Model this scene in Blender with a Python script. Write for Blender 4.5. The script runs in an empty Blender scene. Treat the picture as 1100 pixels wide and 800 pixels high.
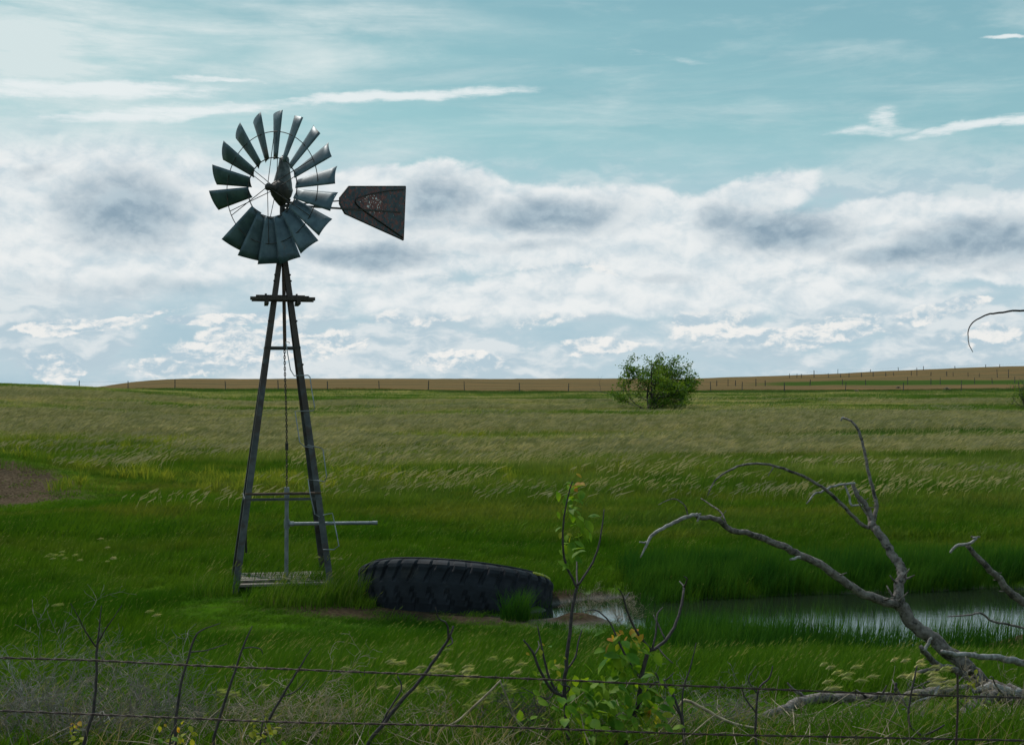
import bpy, math, random
import numpy as np
from mathutils import Vector, Matrix
R = math.radians
random.seed(7); np.random.seed(7)
scene = bpy.context.scene
COL = scene.collection

# ------------------------------------------------------------------ camera frame
F = 1511.0; CAMZ = 3.1
PITCH = math.atan(25.0 / F)
cp, sp = math.cos(PITCH), math.sin(PITCH)
def raydir(px, py):
    a, b = (px - 550) / F, -(py - 400) / F
    return Vector((a, cp - b * sp, b * cp + sp))
def P(px, py, d):
    r = raydir(px, py); k = d / r.y
    return Vector((r.x * k, d, CAMZ + r.z * k))

# ------------------------------------------------------------------ terrain
_ty = np.array([-80, 0, 3, 5, 7, 8, 10, 12, 14, 16, 17.5, 19, 22, 26, 40, 60, 80, 110, 150, 200, 260, 330, 400, 470, 600, 900, 1700], float)
_tz = np.array([1.7, 1.75, 1.7, 1.55, 1.33, 1.22, .98, .70, .42, .13, -.02, -.01, .02, .06, .3, .8, 1.3, 2.0, 2.82, 3.80, 4.9, 6.6, 7.85, 8.6, 7.5, 2, -10], float)
_fy = np.concatenate([np.arange(-80, 60, .25), np.arange(60, 1700, 2.0)])
_fz = np.interp(_fy, _ty, _tz)
def _smooth(a, n):
    k = np.ones(n) / n
    return np.convolve(np.pad(a, (n // 2, n - 1 - n // 2), 'edge'), k, 'valid')
_n0 = 560
_fz = np.concatenate([_smooth(_fz, 7)[:_n0], _smooth(_fz, 13)[_n0:]])
def ss(a, b, x):
    t = np.clip((x - a) / (b - a), 0, 1); return t * t * (3 - 2 * t)
def vnoise(x, y, s=0):
    xi, yi = np.floor(x), np.floor(y); xf, yf = x - xi, y - yi
    def h(a, b):
        v = np.sin(a * 127.1 + b * 311.7 + s * 74.7) * 43758.5453
        return v - np.floor(v)
    u, v = xf * xf * (3 - 2 * xf), yf * yf * (3 - 2 * yf)
    return (h(xi, yi) * (1 - u) + h(xi + 1, yi) * u) * (1 - v) + (h(xi, yi + 1) * (1 - u) + h(xi + 1, yi + 1) * u) * v
def fbm(x, y, s=0, o=4):
    t = 0; a = .5; 
    for i in range(o):
        t = t + a * vnoise(x, y, s + i * 13); x = x * 2.03 + 7.1; y = y * 2.03 + 3.3; a *= .5
    return t
POND = (10.6, 20.25, 9.4, 3.1)
WATER_Z = -.10
def ell(x, y, cx, cy, rx, ry, rot=0):
    c, s = math.cos(rot), math.sin(rot)
    dx, dy = x - cx, y - cy
    return np.sqrt(((dx * c + dy * s) / rx) ** 2 + ((-dx * s + dy * c) / ry) ** 2)
def H(x, y):
    x = np.asarray(x, float); y = np.asarray(y, float)
    z = np.interp(y, _fy, _fz)
    u = x / np.maximum(y, 20.)
    z = z + ss(200, 380, y) * 14.5 * np.minimum(y, 450) / F * ss(.10, .40, u)
    z = z + 1.25 * ss(-.18, -.37, u) * ss(45, 125, y) * (1 - ss(150, 260, y))
    z = z - 7. * ss(-.225, -.40, u) * ss(160, 300, y)
    z = z + (fbm(x * .045, y * .045, 3, 3) - .44) * .9 * ss(30, 80, y)
    z = z + (fbm(x * .6, y * .6, 5, 3) - .44) * .12 * ss(8, 12, y) * (1 - .6 * ss(17, 19, y) * (1 - ss(24, 27, y)))
    # left earth bank
    z = z + 1.0 * np.exp(-((x + 17.5) / 4.2) ** 2 - ((y - 43.5) / 3.6) ** 2)
    z = z + .28 * (fbm(x * 1.1, y * .9, 41, 4) - .45) * (1 - ss(.9, 1.3, ell(x, y, -15.6, 39.3, 3.6, 4.4)))
    # pond bed and side puddle
    e = ell(x, y, *POND) + (fbm(x * .5, y * .5, 9, 3) - .45) * .35
    z = z - .38 * (1 - ss(.75, 1.12, e)) - .05 * (1 - ss(1.0, 1.3, e))
    e2 = ell(x, y, 1.3, 21.4, 1.2, .95) + (fbm(x * 3.4, y * 4.4, 4, 3) - .45) * 2.6
    z = z - .125 * (1 - ss(.6, 1.15, e2))
    # mud hummocks
    z = z + .16 * np.exp(-ell(x, y, .98, 20.0, .42, .32) ** 2)
    z = z + .34 * np.exp(-ell(x, y, 6.9, 16.9, 1.0, .6) ** 2)
    return z
def Hs(x, y): return float(H(x, y))
def Gh(px, py, dz=0.0, d0=5.0, d1=600.0):
    """point where the sight line passes dz above the ground"""
    r = raydir(px, py); d = d0
    while d < d1:
        k = d / r.y; x, z = r.x * k, CAMZ + r.z * k
        if z <= Hs(x, d) + dz: return Vector((x, d, z - dz))
        d += max(.05, d * .004)
    return Vector((r.x * d1, d1, Hs(r.x * d1, d1)))

# ------------------------------------------------------------------ object helpers
def link(o): COL.objects.link(o); return o
def tag(o, label=None, cat=None, group=None, kind=None):
    if label: o['label'] = label
    if cat: o['category'] = cat
    if group: o['group'] = group
    if kind: o['kind'] = kind
    return o
def empty(name, loc, label, cat, group=None, rz=0):
    o = bpy.data.objects.new(name, None); o.empty_display_size = .2
    o.location = loc; o.rotation_euler = (0, 0, rz); link(o)
    return tag(o, label, cat, group)
class MB:
    def __init__(s): s.v = []; s.f = []; s.m = []
    def add(s, vs, fs, mi=0):
        n = len(s.v); s.v.extend([tuple(p) for p in vs]); s.f.extend([tuple(i + n for i in f) for f in fs]); s.m.extend([mi] * len(fs)); return s
    def box(s, c, size, rot=None, mi=0):
        hx, hy, hz = size[0] / 2, size[1] / 2, size[2] / 2
        vs = [Vector((x, y, z)) for x in (-hx, hx) for y in (-hy, hy) for z in (-hz, hz)]
        if rot is not None: vs = [rot @ v for v in vs]
        vs = [v + Vector(c) for v in vs]
        return s.add(vs, [(0, 1, 3, 2), (4, 6, 7, 5), (0, 4, 5, 1), (2, 3, 7, 6), (0, 2, 6, 4), (1, 5, 7, 3)], mi)
    def tube(s, pts, rads, n=8, cap=True, mi=0, wob=0.0):
        pts = [Vector(p) for p in pts]
        if not hasattr(rads, '__len__'): rads = [rads] * len(pts)
        T = []
        for i in range(len(pts)):
            t = pts[min(i + 1, len(pts) - 1)] - pts[max(i - 1, 0)]
            T.append(t.normalized() if t.length > 1e-9 else Vector((0, 0, 1)))
        u = T[0].orthogonal().normalized(); vs = []
        for i, p in enumerate(pts):
            u = (u - T[i] * u.dot(T[i]))
            u = u.normalized() if u.length > 1e-6 else T[i].orthogonal().normalized()
            w = T[i].cross(u)
            for k in range(n):
                a = 2 * math.pi * k / n
                rr = rads[i] * (1 + (random.uniform(-wob, wob) if wob else 0))
                vs.append(p + (u * math.cos(a) + w * math.sin(a)) * rr)
        fs = [(i * n + k, i * n + (k + 1) % n, (i + 1) * n + (k + 1) % n, (i + 1) * n + k) for i in range(len(pts) - 1) for k in range(n)]
        if cap:
            fs.append(tuple(range(n - 1, -1, -1))); fs.append(tuple((len(pts) - 1) * n + k for k in range(n)))
        return s.add(vs, fs, mi)
    def bar(s, a, b, w, h=None, up=(0, 0, 1), mi=0):
        a, b = Vector(a), Vector(b); h = h or w; t = (b - a); L = t.length; t.normalize()
        x = t.cross(Vector(up)); x = x.normalized() if x.length > 1e-5 else t.orthogonal().normalized(); y = x.cross(t)
        m = Matrix((x, t, y)).transposed()
        return s.box((a + b) / 2, (w, L, h), m, mi)
    def build(s, name, mats, parent=None, smooth=False):
        me = bpy.data.meshes.new(name); me.from_pydata(s.v, [], s.f)
        mats = mats if isinstance(mats, (list, tuple)) else [mats]
        for m in mats: me.materials.append(m)
        if len(mats) > 1: me.polygons.foreach_set('material_index', s.m)
        if smooth: me.polygons.foreach_set('use_smooth', [True] * len(me.polygons))
        me.update()
        o = link(bpy.data.objects.new(name, me))
        if parent:
            o.parent = parent
        return o
def spline(pts, sub=4, jit=0.0):
    """Catmull-Rom through (x,y,z,r) rows"""
    a = np.array(pts, float); n = len(a); out = []
    for i in range(n - 1):
        p0, p1, p2, p3 = a[max(i - 1, 0)], a[i], a[i + 1], a[min(i + 2, n - 1)]
        for k in range(sub):
            t = k / sub
            q = .5 * ((2 * p1) + (-p0 + p2) * t + (2 * p0 - 5 * p1 + 4 * p2 - p3) * t * t + (-p0 + 3 * p1 - 3 * p2 + p3) * t ** 3)
            q[3] = p1[3] * (1 - t) + p2[3] * t
            if jit and (i or k): q[:3] += np.random.normal(0, jit * q[3], 3)
            out.append(q)
    out.append(a[-1]); return np.array(out)

# ------------------------------------------------------------------ shader helpers
class NT:
    def __init__(s, tree): s.t = tree; s.n = tree.nodes; s.l = tree.links
    def node(s, typ, **kw):
        n = s.n.new(typ)
        for k, v in kw.items(): setattr(n, k, v)
        return n
    def put(s, sock, v):
        if isinstance(v, E): s.l.new(v.s, sock)
        elif hasattr(v, 'links') and hasattr(v, 'node'): s.l.new(v, sock)
        elif isinstance(v, (tuple, list)):
            if len(sock.default_value) == 4 and len(v) == 3: v = tuple(v) + (1,)
            sock.default_value = v
        else: sock.default_value = v
    def math(s, op, a, b=None, c=None):
        n = s.node('ShaderNodeMath', operation=op); s.put(n.inputs[0], a)
        if b is not None: s.put(n.inputs[1], b)
        if c is not None: s.put(n.inputs[2], c)
        return E(s, n.outputs[0])
    def vec(s, x, y, z):
        n = s.node('ShaderNodeCombineXYZ')
        for i, v in enumerate((x, y, z)): s.put(n.inputs[i], v)
        return E(s, n.outputs[0])
    def sep(s, v):
        n = s.node('ShaderNodeSeparateXYZ'); s.put(n.inputs[0], v); return [E(s, o) for o in n.outputs]
    def noise(s, v, scale, detail=4, rough=.5, dist=0, lac=2.0):
        n = s.node('ShaderNodeTexNoise'); s.put(n.inputs['Vector'], v)
        for k, x in (('Scale', scale), ('Detail', detail), ('Roughness', rough), ('Distortion', dist), ('Lacunarity', lac)): n.inputs[k].default_value = x
        return E(s, n.outputs['Fac'])
    def sm(s, a, b, x, lo=0., hi=1.):
        n = s.node('ShaderNodeMapRange', interpolation_type='SMOOTHSTEP'); s.put(n.inputs[0], x)
        for i, v in enumerate((a, b, lo, hi)): s.put(n.inputs[i + 1], v)
        return E(s, n.outputs[0])
    def mix(s, f, a, b, blend='MIX'):
        n = s.node('ShaderNodeMix', data_type='RGBA', blend_type=blend); n.clamp_factor = True
        s.put(n.inputs[0], f); s.put(n.inputs[6], a); s.put(n.inputs[7], b)
        return E(s, n.outputs[2])
    def vmath(s, op, a, b=None):
        n = s.node('ShaderNodeVectorMath', operation=op); s.put(n.inputs[0], a)
        if b is not None:
            if op == 'SCALE': s.put(n.inputs[3], b)
            else: s.put(n.inputs[1], b)
        return E(s, n.outputs['Value'] if op in ('LENGTH', 'DOT_PRODUCT') else n.outputs[0])
class E:
    def __init__(s, nt, sock): s.nt = nt; s.s = sock
    def __add__(a, b): return a.nt.math('ADD', a, b)
    __radd__ = __add__
    def __sub__(a, b): return a.nt.math('SUBTRACT', a, b)
    def __rsub__(a, b): return a.nt.math('SUBTRACT', b, a)
    def __mul__(a, b): return a.nt.math('MULTIPLY', a, b)
    __rmul__ = __mul__
    def __truediv__(a, b): return a.nt.math('DIVIDE', a, b)
    def clamp(a): 
        r = a.nt.math('ADD', a, 0.0); r.s.node.use_clamp = True; return r
    def max(a, b): return a.nt.math('MAXIMUM', a, b)
    def min(a, b): return a.nt.math('MINIMUM', a, b)

def newmat(name):
    m = bpy.data.materials.new(name); m.use_nodes = True; m.node_tree.nodes.clear()
    nt = NT(m.node_tree)
    out = nt.node('ShaderNodeOutputMaterial')
    return m, nt, out
def pos(nt): return E(nt, nt.node('ShaderNodeNewGeometry').outputs['Position'])
def objco(nt): return E(nt, nt.node('ShaderNodeTexCoord').outputs['Object'])
def pbsdf(nt, out, color, rough=.7, metal=0., bump=None, bstr=.4, bdist=.01, spec=.5):
    b = nt.node('ShaderNodeBsdfPrincipled')
    nt.put(b.inputs['Base Color'], color); nt.put(b.inputs['Roughness'], rough); nt.put(b.inputs['Metallic'], metal)
    nt.put(b.inputs['Specular IOR Level'], spec)
    if bump is not None:
        bn = nt.node('ShaderNodeBump'); bn.inputs['Strength'].default_value = bstr; bn.inputs['Distance'].default_value = bdist
        nt.put(bn.inputs['Height'], bump); nt.l.new(bn.outputs[0], b.inputs['Normal'])
    nt.l.new(b.outputs[0], out.inputs[0]); return b
def simple(name, c1, c2, scale=8, rough=.7, metal=0., stretch=(1, 1, 1), bstr=.4, c3=None, t3=(.6, .7), spec=.5, bdist=.01, obj=True):
    m, nt, out = newmat(name)
    v = nt.vmath('MULTIPLY', objco(nt) if obj else pos(nt), stretch)
    n = nt.noise(v, scale, 6, .6)
    col = nt.mix(nt.sm(.32, .68, n), c1, c2)
    if c3:
        n3 = nt.noise(v, scale * .45, 8, .7); col = nt.mix(nt.sm(t3[0], t3[1], n3), col, c3)
    pbsdf(nt, out, col, rough, metal, nt.noise(v, scale * 3, 5, .6), bstr, bdist, spec)
    return m

# field colour: the same plant colours for the soil sheet and for the blades on it
LUSH = (.034, .100, .0045); LUSH2 = (.066, .140, .008); DEEP = (.016, .064, .006)
OLIVE = (.155, .200, .040); STRAW = (.37, .34, .165); YEL = (.13, .19, .012); CROP = (.180, .120, .052); CROP2 = (.105, .092, .045)
def field_color(nt, blade=False):
    p = pos(nt); x, y, z = nt.sep(p)
    n1 = nt.noise(p, .09, 4, .55); n2 = nt.noise(nt.vmath('ADD', p, (50, 20, 0)), .35, 4, .6); n3 = nt.noise(nt.vmath('ADD', p, (9, 80, 0)), .05, 3, .5)
    n4 = nt.noise(nt.vmath('MULTIPLY', nt.vmath('ADD', p, (300, 0, 0)), (.5, 1.4, 1)), .12, 5, .6)
    c = nt.mix(nt.sm(.35, .65, n2), LUSH, LUSH2)
    c = nt.mix(nt.sm(.52, .68, n1) * .75, c, DEEP)
    n5 = nt.noise(nt.vmath('MULTIPLY', nt.vmath('ADD', p, (40, 11, 0)), (.6, 1.0, 1)), .28, 5, .65)
    c = nt.mix(nt.sm(19., 34., y) * nt.sm(.44, .66, n5) * .8, c, (.125, .145, .020))
    c = nt.mix(nt.sm(28., 42., y) * nt.sm(.60, .70, nt.noise(nt.vmath('ADD', p, (4, 61, 0)), .5, 6, .7)) * .6, c, (.17, .135, .06))
    # drier, seedier grass up the slope
    yy = y + (n1 - .5) * 60 - nt.sm(-.05, -.30, x / y.max(20.)) * 9.
    c = nt.mix(nt.sm(26., 62., yy) * nt.sm(.30, .60, n2 * .5 + n1 * .5), c, OLIVE)
    c = nt.mix(nt.sm(16., 10., y) * .6, c, (.070, .150, .010))
    c = nt.mix(nt.sm(46., 70., yy) * nt.sm(.36, .66, n4) * .75, c, STRAW)
    c = nt.mix(nt.sm(30., 50., y) * nt.sm(.62, .70, n2) * nt.sm(.45, .6, n3) * .6, c, YEL)
    c = nt.mix(nt.sm(75., 110., y) * nt.sm(.50, .62, n1) * .8, c, (.04, .085, .012))
    c = nt.mix(nt.sm(120., 175., y) * .3, c, STRAW)
    n6 = nt.noise(nt.vmath('MULTIPLY', nt.vmath('ADD', p, (77, 5, 0)), (.45, 1.3, 1)), .16, 6, .68)
    c = nt.mix(nt.sm(60., 80., y) * nt.sm(.46, .55, n6) * .85, c, (.055, .125, .014))
    c = nt.mix(nt.sm(85., 110., y) * nt.sm(.44, .36, n6) * .7, c, (.42, .36, .20))
    # green swale at the right
    u = x / y.max(20.)
    sw = nt.sm(.12, .25, u) * nt.sm(66., 72., y + (n2 - .5) * 8) * nt.sm(88., 80., y + (n2 - .5) * 8)
    c = nt.mix(sw * .85, c, (.03, .10, .010))
    # field margin strip of green then the ripe crop
    c = nt.mix(nt.sm(182., 188., y + (n2 - .5) * 8) * .85, c, (.035, .085, .015))
    c = nt.mix(nt.sm(199., 203., y + (n2 - .5) * 3), c, nt.mix(nt.sm(.35, .65, nt.noise(nt.vmath('MULTIPLY', p, (.03, .22, .2)), 1., 8, .7)), CROP, CROP2))
    st = nt.sm(.16, .20, u) * nt.sm(262., 268., y + u * 60) * nt.sm(305., 296., y + u * 60)
    c = nt.mix(st * .9, c, (.034, .080, .014))
    # reeds around the pond are a cold dark green
    return c
def mat_grass(name, tint=(1, 1, 1), var=.35, fixed=None):
    m, nt, out = newmat(name)
    c = field_color(nt) if fixed is None else nt.mix(nt.sm(.35, .65, nt.noise(pos(nt), 1.2, 3)), fixed[0], fixed[1])
    rnd = E(nt, nt.node('ShaderNodeObjectInfo').outputs['Random'])
    c = nt.mix(1.0, c, nt.vec(rnd * var * 1.3 + (1 - var * .6), rnd * var + (1 - var * .5), 1.0), 'MULTIPLY')
    if tint != (1, 1, 1): c = nt.mix(1.0, c, tint, 'MULTIPLY')
    d = nt.node('ShaderNodeBsdfDiffuse'); nt.put(d.inputs[0], c)
    t = nt.node('ShaderNodeBsdfTranslucent'); nt.put(t.inputs[0], nt.mix(1.0, c, (1.25, 1.2, .8), 'MULTIPLY'))
    g = nt.node('ShaderNodeBsdfGlossy'); g.inputs['Roughness'].default_value = .45; g.inputs[0].default_value = (.6, .8, .35, 1)
    mx = nt.node('ShaderNodeMixShader'); mx.inputs[0].default_value = .4; nt.l.new(d.outputs[0], mx.inputs[1]); nt.l.new(t.outputs[0], mx.inputs[2])
    m2 = nt.node('ShaderNodeMixShader'); m2.inputs[0].default_value = .008; nt.l.new(mx.outputs[0], m2.inputs[1]); nt.l.new(g.outputs[0], m2.inputs[2])
    nt.l.new(m2.outputs[0], out.inputs[0]); return m

# bare-earth patches: (cx, cy, rx, ry, rotation)
DIRT = [(-1.45, 20.0, 2.2, .62, R(-13)), (.95, 20.1, .9, .62, 0), (1.4, 21.7, 1.25, .8, 0), (-15.6, 39.3, 3.6, 4.4, R(15)), (6.9, 16.9, 1.3, .75, R(10)), (-3.2, 21.1, .9, .4, 0)]
def dirt_mask(x, y):
    m = 0
    for cx, cy, rx, ry, rt in DIRT:
        e = ell(x, y, cx, cy, rx, ry, rt) + (fbm(x * 2, y * 2, 2, 3) - .45) * .9
        m = np.maximum(m, 1 - ss(.8, 1.1, e))
    return m
def mat_ground():
    m, nt, out = newmat('ground')
    c = field_color(nt); p = pos(nt); x, y, z = nt.sep(p)
    c = nt.mix(1.0, c, (1.0, .95, 1.0), 'MULTIPLY')
    n = nt.noise(p, 2.2, 5, .6); nf = nt.noise(p, 14, 6, .65); nl = nt.noise(p, .5, 4)
    # thatch and soil showing between blades near by
    c = nt.mix(nt.sm(45., 14., y) * nt.sm(.45, .7, n) * .55, c, (.045, .04, .018))
    soil = nt.mix(nt.sm(.35, .65, nf), (.040, .028, .018), (.125, .092, .062))
    soil = nt.mix(nt.sm(.55, .7, n) * .6, soil, (.05, .038, .025))
    mask = None
    for cx, cy, rx, ry, rt in DIRT:
        co, si = math.cos(rt), math.sin(rt)
        dx, dy = x - cx, y - cy
        e = nt.vmath('LENGTH', nt.vec((dx * co + dy * si) / rx, (dy * co - dx * si) / ry, 0)) + (n - .5) * .9
        k = nt.sm(1.15, .85, e); mask = k if mask is None else mask.max(k)
    soil = nt.mix(nt.sm(.10, -.02, z) * .7, soil, (.030, .022, .014))
    c = nt.mix(mask * nt.sm(.75, .60, n, .35, 1.), c, soil)
    # road shoulder under and behind the camera: dry gravelly verge
    c = nt.mix(nt.sm(8.5, 5., y + (n - .5) * 2) * .7, c, (.10, .085, .05))
    c = nt.mix(nt.sm(WATER_Z + .05, WATER_Z - .02, z), c, (.03, .027, .018))
    bn = nf + n
    pbsdf(nt, out, c, nt.sm(WATER_Z - .02, WATER_Z + .09, z, .35, .9), 0, bn, .7, .06, nt.sm(WATER_Z - .02, WATER_Z + .09, z, .4, .0))
    return m

def build_ground():
    def geo(a, b, r, s):
        o = [a]; 
        while o[-1] < b: s *= r; o.append(o[-1] + s)
        return o
    xs = np.array(geo(13, 1100, 1.055, .2)); xs = np.concatenate([-xs[::-1], np.arange(-12.8, 12.9, .2), xs])
    ys = np.concatenate([np.linspace(-80, 2, 18), np.arange(3, 30, .2), np.array(geo(30, 1650, 1.03, .2))])
    X, Y = np.meshgrid(xs, ys); Z = H(X, Y)
    ny, nx = X.shape
    v = np.stack([X, Y, Z], -1).reshape(-1, 3)
    i = (np.arange(ny - 1)[:, None] * nx + np.arange(nx - 1)[None]).ravel()
    f = np.stack([i, i + 1, i + nx + 1, i + nx], -1)
    me = bpy.data.meshes.new('ground'); me.vertices.add(len(v)); me.vertices.foreach_set('co', v.ravel().astype(np.float32))
    me.loops.add(f.size); me.loops.foreach_set('vertex_index', f.ravel().astype(np.int32))
    me.polygons.add(len(f)); me.polygons.foreach_set('loop_start', np.arange(0, f.size, 4, dtype=np.int32))
    me.polygons.foreach_set('use_smooth', np.ones(len(f), bool)); me.update(calc_edges=True); me.validate()
    me.materials.append(mat_ground())
    tag(link(bpy.data.objects.new('ground', me)), kind='structure')
build_ground()

# water
m, nt, out = newmat('pond_water')
pw = nt.vmath('MULTIPLY', pos(nt), (1.0, 2.2, 1))
pb = pbsdf(nt, out, (.012, .017, .011), .05, 0, nt.noise(pw, 5.5, 4, .55) + nt.noise(pw, 1.2, 2) * .8, .035, .03, .5)
MB().add([(-.6, 17.0, WATER_Z), (24, 16, WATER_Z), (24, 25, WATER_Z), (-.2, 24.0, WATER_Z)], [(0, 1, 2, 3)]).build('pond_water', m)['kind'] = 'structure'

# ------------------------------------------------------------------ materials
M = {}
m, nt, out = newmat('galvanised_steel')
oc = objco(nt); oz = nt.sep(oc)[2]
cc = nt.mix(nt.sm(.32, .68, nt.noise(oc, 7, 6, .6)), (.038, .040, .042), (.082, .085, .086))
cc = nt.mix(nt.sm(.50, .66, nt.noise(oc, 4, 7, .65) + nt.sm(1.5, 4.2, oz, 0., .20)) * .85, cc, (.045, .026, .018))
pbsdf(nt, out, cc, .55, .3, nt.noise(oc, 30, 4), .15)
M['steel'] = m
M['blade'] = simple('wheel_blade_steel', (.040, .068, .090), (.085, .125, .15), 5, .48, .3, c3=(.085, .050, .030), t3=(.58, .72), bstr=.15)
M['dark_iron'] = simple('dark_iron', (.018, .016, .016), (.05, .04, .035), 14, .6, .3, c3=(.09, .04, .02), t3=(.58, .7))
M['rust_pipe'] = simple('rusted_iron', (.06, .035, .025), (.12, .065, .04), 16, .7, .2, c3=(.03, .025, .022))
M['pipe'] = simple('grey_pipe', (.16, .17, .19), (.26, .27, .28), 10, .45, .5, c3=(.09, .05, .035), t3=(.6, .7))
M['hood'] = simple('motor_hood', (.045, .055, .06), (.13, .14, .14), 11, .55, .3, c3=(.10, .055, .035), t3=(.52, .66))
M['dark_wood'] = simple('dark_weathered_wood', (.03, .022, .018), (.07, .05, .04), 10, .85, 0, (8, 1, 1), c3=(.11, .09, .075), t3=(.62, .7))
M['grey_wood'] = simple('grey_weathered_wood', (.10, .08, .066), (.24, .20, .17), 10, .85, 0, (1, 9, 1))
M['post_wood'] = simple('post_wood', (.05, .042, .035), (.12, .10, .085), 4, .9)
M['rubber'] = simple('old_tyre_rubber', (.008, .009, .013), (.018, .020, .027), 4, .75, 0, c3=(.05, .043, .036), t3=(.56, .78), bstr=.45, spec=.25)
M['yellow'] = simple('yellow_paint', (.42, .40, .02), (.30, .32, .03), 16, .7, 0, c3=(.10, .10, .05), t3=(.55, .65))
M['dead'] = simple('dead_branch_wood', (.080, .060, .050), (.215, .180, .160), 34, .8, 0, (1, 1, 1), c3=(.028, .020, .017), t3=(.52, .62), bstr=1.0)
M['pale_dead'] = simple('bleached_branch_wood', (.13, .112, .106), (.33, .305, .295), 26, .75, 0, c3=(.11, .09, .08), t3=(.60, .70), bstr=.7)
M['bark'] = simple('young_bark', (.022, .016, .018), (.06, .045, .045), 40, .8, 0, bstr=.5)
M['twig'] = simple('grey_twig', (.10, .085, .070), (.23, .20, .17), 18, .85, 0)
M['dry_twig'] = simple('dry_tan_twig', (.19, .14, .09), (.42, .33, .23), 18, .85, 0)
M['wire'] = simple('rusty_wire', (.035, .022, .02), (.07, .045, .038), 60, .6, .5)

# tail vane with flaking red paint and pale specks
m, nt, out = newmat('vane_painted_steel')
oc = objco(nt); ox, oy, oz = nt.sep(oc)
base = nt.mix(nt.sm(.35, .65, nt.noise(oc, 5, 6, .6)), (.020, .034, .046), (.042, .066, .082))
dens = nt.sm(.62, .15, nt.vmath('LENGTH', nt.vec((ox - 2.25) / .95, 0, (oz - 6.46) / .5)))
red = nt.sm(.46, .53, nt.noise(oc, 12, 6, .75) + dens * .10 - .04)
base = nt.mix(red * .85, base, nt.mix(nt.sm(.4, .6, nt.noise(oc, 30, 3)), (.13, .032, .026), (.24, .060, .045)))
wh = nt.sm(.69, .71, nt.noise(nt.vmath('ADD', oc, (7, 3, 1)), 34, 3, .55) + dens * .13 - .045)
base = nt.mix(wh, base, (.75, .72, .70))
pbsdf(nt, out, base, .55, .2, nt.noise(oc, 30, 4), .2, .01)
M['vane'] = m
def leafmat(name, a, b, tr=.45, sc=9):
    m, nt, out = newmat(name)
    c = nt.mix(nt.sm(.35, .65, nt.noise(pos(nt), sc, 3)), a, b)
    p = nt.node('ShaderNodeBsdfPrincipled'); nt.put(p.inputs['Base Color'], c); p.inputs['Roughness'].default_value = .6; p.inputs['Specular IOR Level'].default_value = .15
    t = nt.node('ShaderNodeBsdfTranslucent'); nt.put(t.inputs[0], nt.mix(1.0, c, (1.5, 1.3, .6), 'MULTIPLY'))
    mx = nt.node('ShaderNodeMixShader'); mx.inputs[0].default_value = tr
    nt.l.new(p.outputs[0], mx.inputs[1]); nt.l.new(t.outputs[0], mx.inputs[2]); nt.l.new(mx.outputs[0], out.inputs[0]); return m
M['leaf'] = leafmat('sapling_leaf', (.060, .165, .010), (.17, .28, .018))
M['leaf_tip'] = leafmat('young_orange_leaf', (.40, .30, .03), (.40, .17, .03), .5, 25)
M['leaf_yel'] = leafmat('yellow_green_leaf', (.22, .26, .02), (.30, .30, .03), .5, 25)
M['bush_leaf'] = leafmat('bush_leaf', (.050, .120, .012), (.125, .205, .022), .35, 1.1)
M['weed_leaf'] = leafmat('weed_leaf', (.03, .08, .015), (.06, .13, .02), .4, 3)

# ------------------------------------------------------------------ grass (uncountable: instanced tufts)
def blade(mb, x, y, h, w, lean, la, face, mi=0, seg=3, droop=1.0):
    vs = []; fx, fy = math.cos(face), math.sin(face); lx, ly = math.cos(la), math.sin(la)
    for i in range(seg):
        t = i / seg; b = lean * t * t * h
        ww = w * (1 - .35 * t)
        cx, cy, cz = x + lx * b, y + ly * b, h * t * (1 - .25 * droop * lean * t)
        vs += [(cx - fx * ww / 2, cy - fy * ww / 2, cz), (cx + fx * ww / 2, cy + fy * ww / 2, cz)]
    b = lean * h; vs.append((x + lx * b, y + ly * b, h * (1 - .25 * droop * lean)))
    fs = [(2 * i, 2 * i + 1, 2 * i + 3, 2 * i + 2) for i in range(seg - 1)] + [(2 * seg - 2, 2 * seg - 1, 2 * seg)]
    mb.add(vs, fs, mi)
def tuft(n, rad, h, w, lean, wind=.0, seed=0, seeds=0, hs=.09, mi2=1, seg=3):
    rr = random.Random(seed); mb = MB()
    for i in range(n):
        a = rr.uniform(0, 6.28); r = rad * math.sqrt(rr.random())
        x, y = r * math.cos(a), r * math.sin(a)
        la = rr.gauss(0.0, .7) if rr.random() < wind else rr.uniform(0, 6.28)
        blade(mb, x, y, h * rr.uniform(.55, 1.15), w * rr.uniform(.7, 1.3), lean * rr.uniform(.3, 1.4), la, rr.uniform(0, 3.14), 0, seg)
    for i in range(seeds):
        a = rr.uniform(0, 6.28); r = rad * math.sqrt(rr.random()); x, y = r * math.cos(a), r * math.sin(a)
        hh = h * rr.uniform(1.0, 1.35); la = rr.gauss(0, .6); ln = lean * rr.uniform(.6, 1.2)
        blade(mb, x, y, hh, w * .6, ln, la, rr.uniform(0, 3.14), mi2, 3)
        tx, ty, tz = x + math.cos(la) * ln * hh, y + math.sin(la) * ln * hh, hh * (1 - .25 * ln)
        for k in range(5):
            f = rr.uniform(0, 3.14); ex = hs * rr.uniform(.6, 1.1)
            o = rr.uniform(-.35, .2) * hs
            bx, by, bz = tx + o * math.cos(la), ty + rr.uniform(-.2, .2) * hs, tz + o
            c, s_ = math.cos(f) * hs * .05, math.sin(f) * hs * .05
            ux, uz = math.cos(la) * ex * .75, ex * .55
            mb.add([(bx, by, bz), (bx + ux * .5 - c, by - s_, bz + uz * .5 + abs(c)), (bx + ux, by + rr.uniform(-.02, .02), bz + uz), (bx + ux * .5 + c, by + s_, bz + uz * .5 - abs(c))], [(0, 1, 2, 3)], mi2)
    return mb
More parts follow.
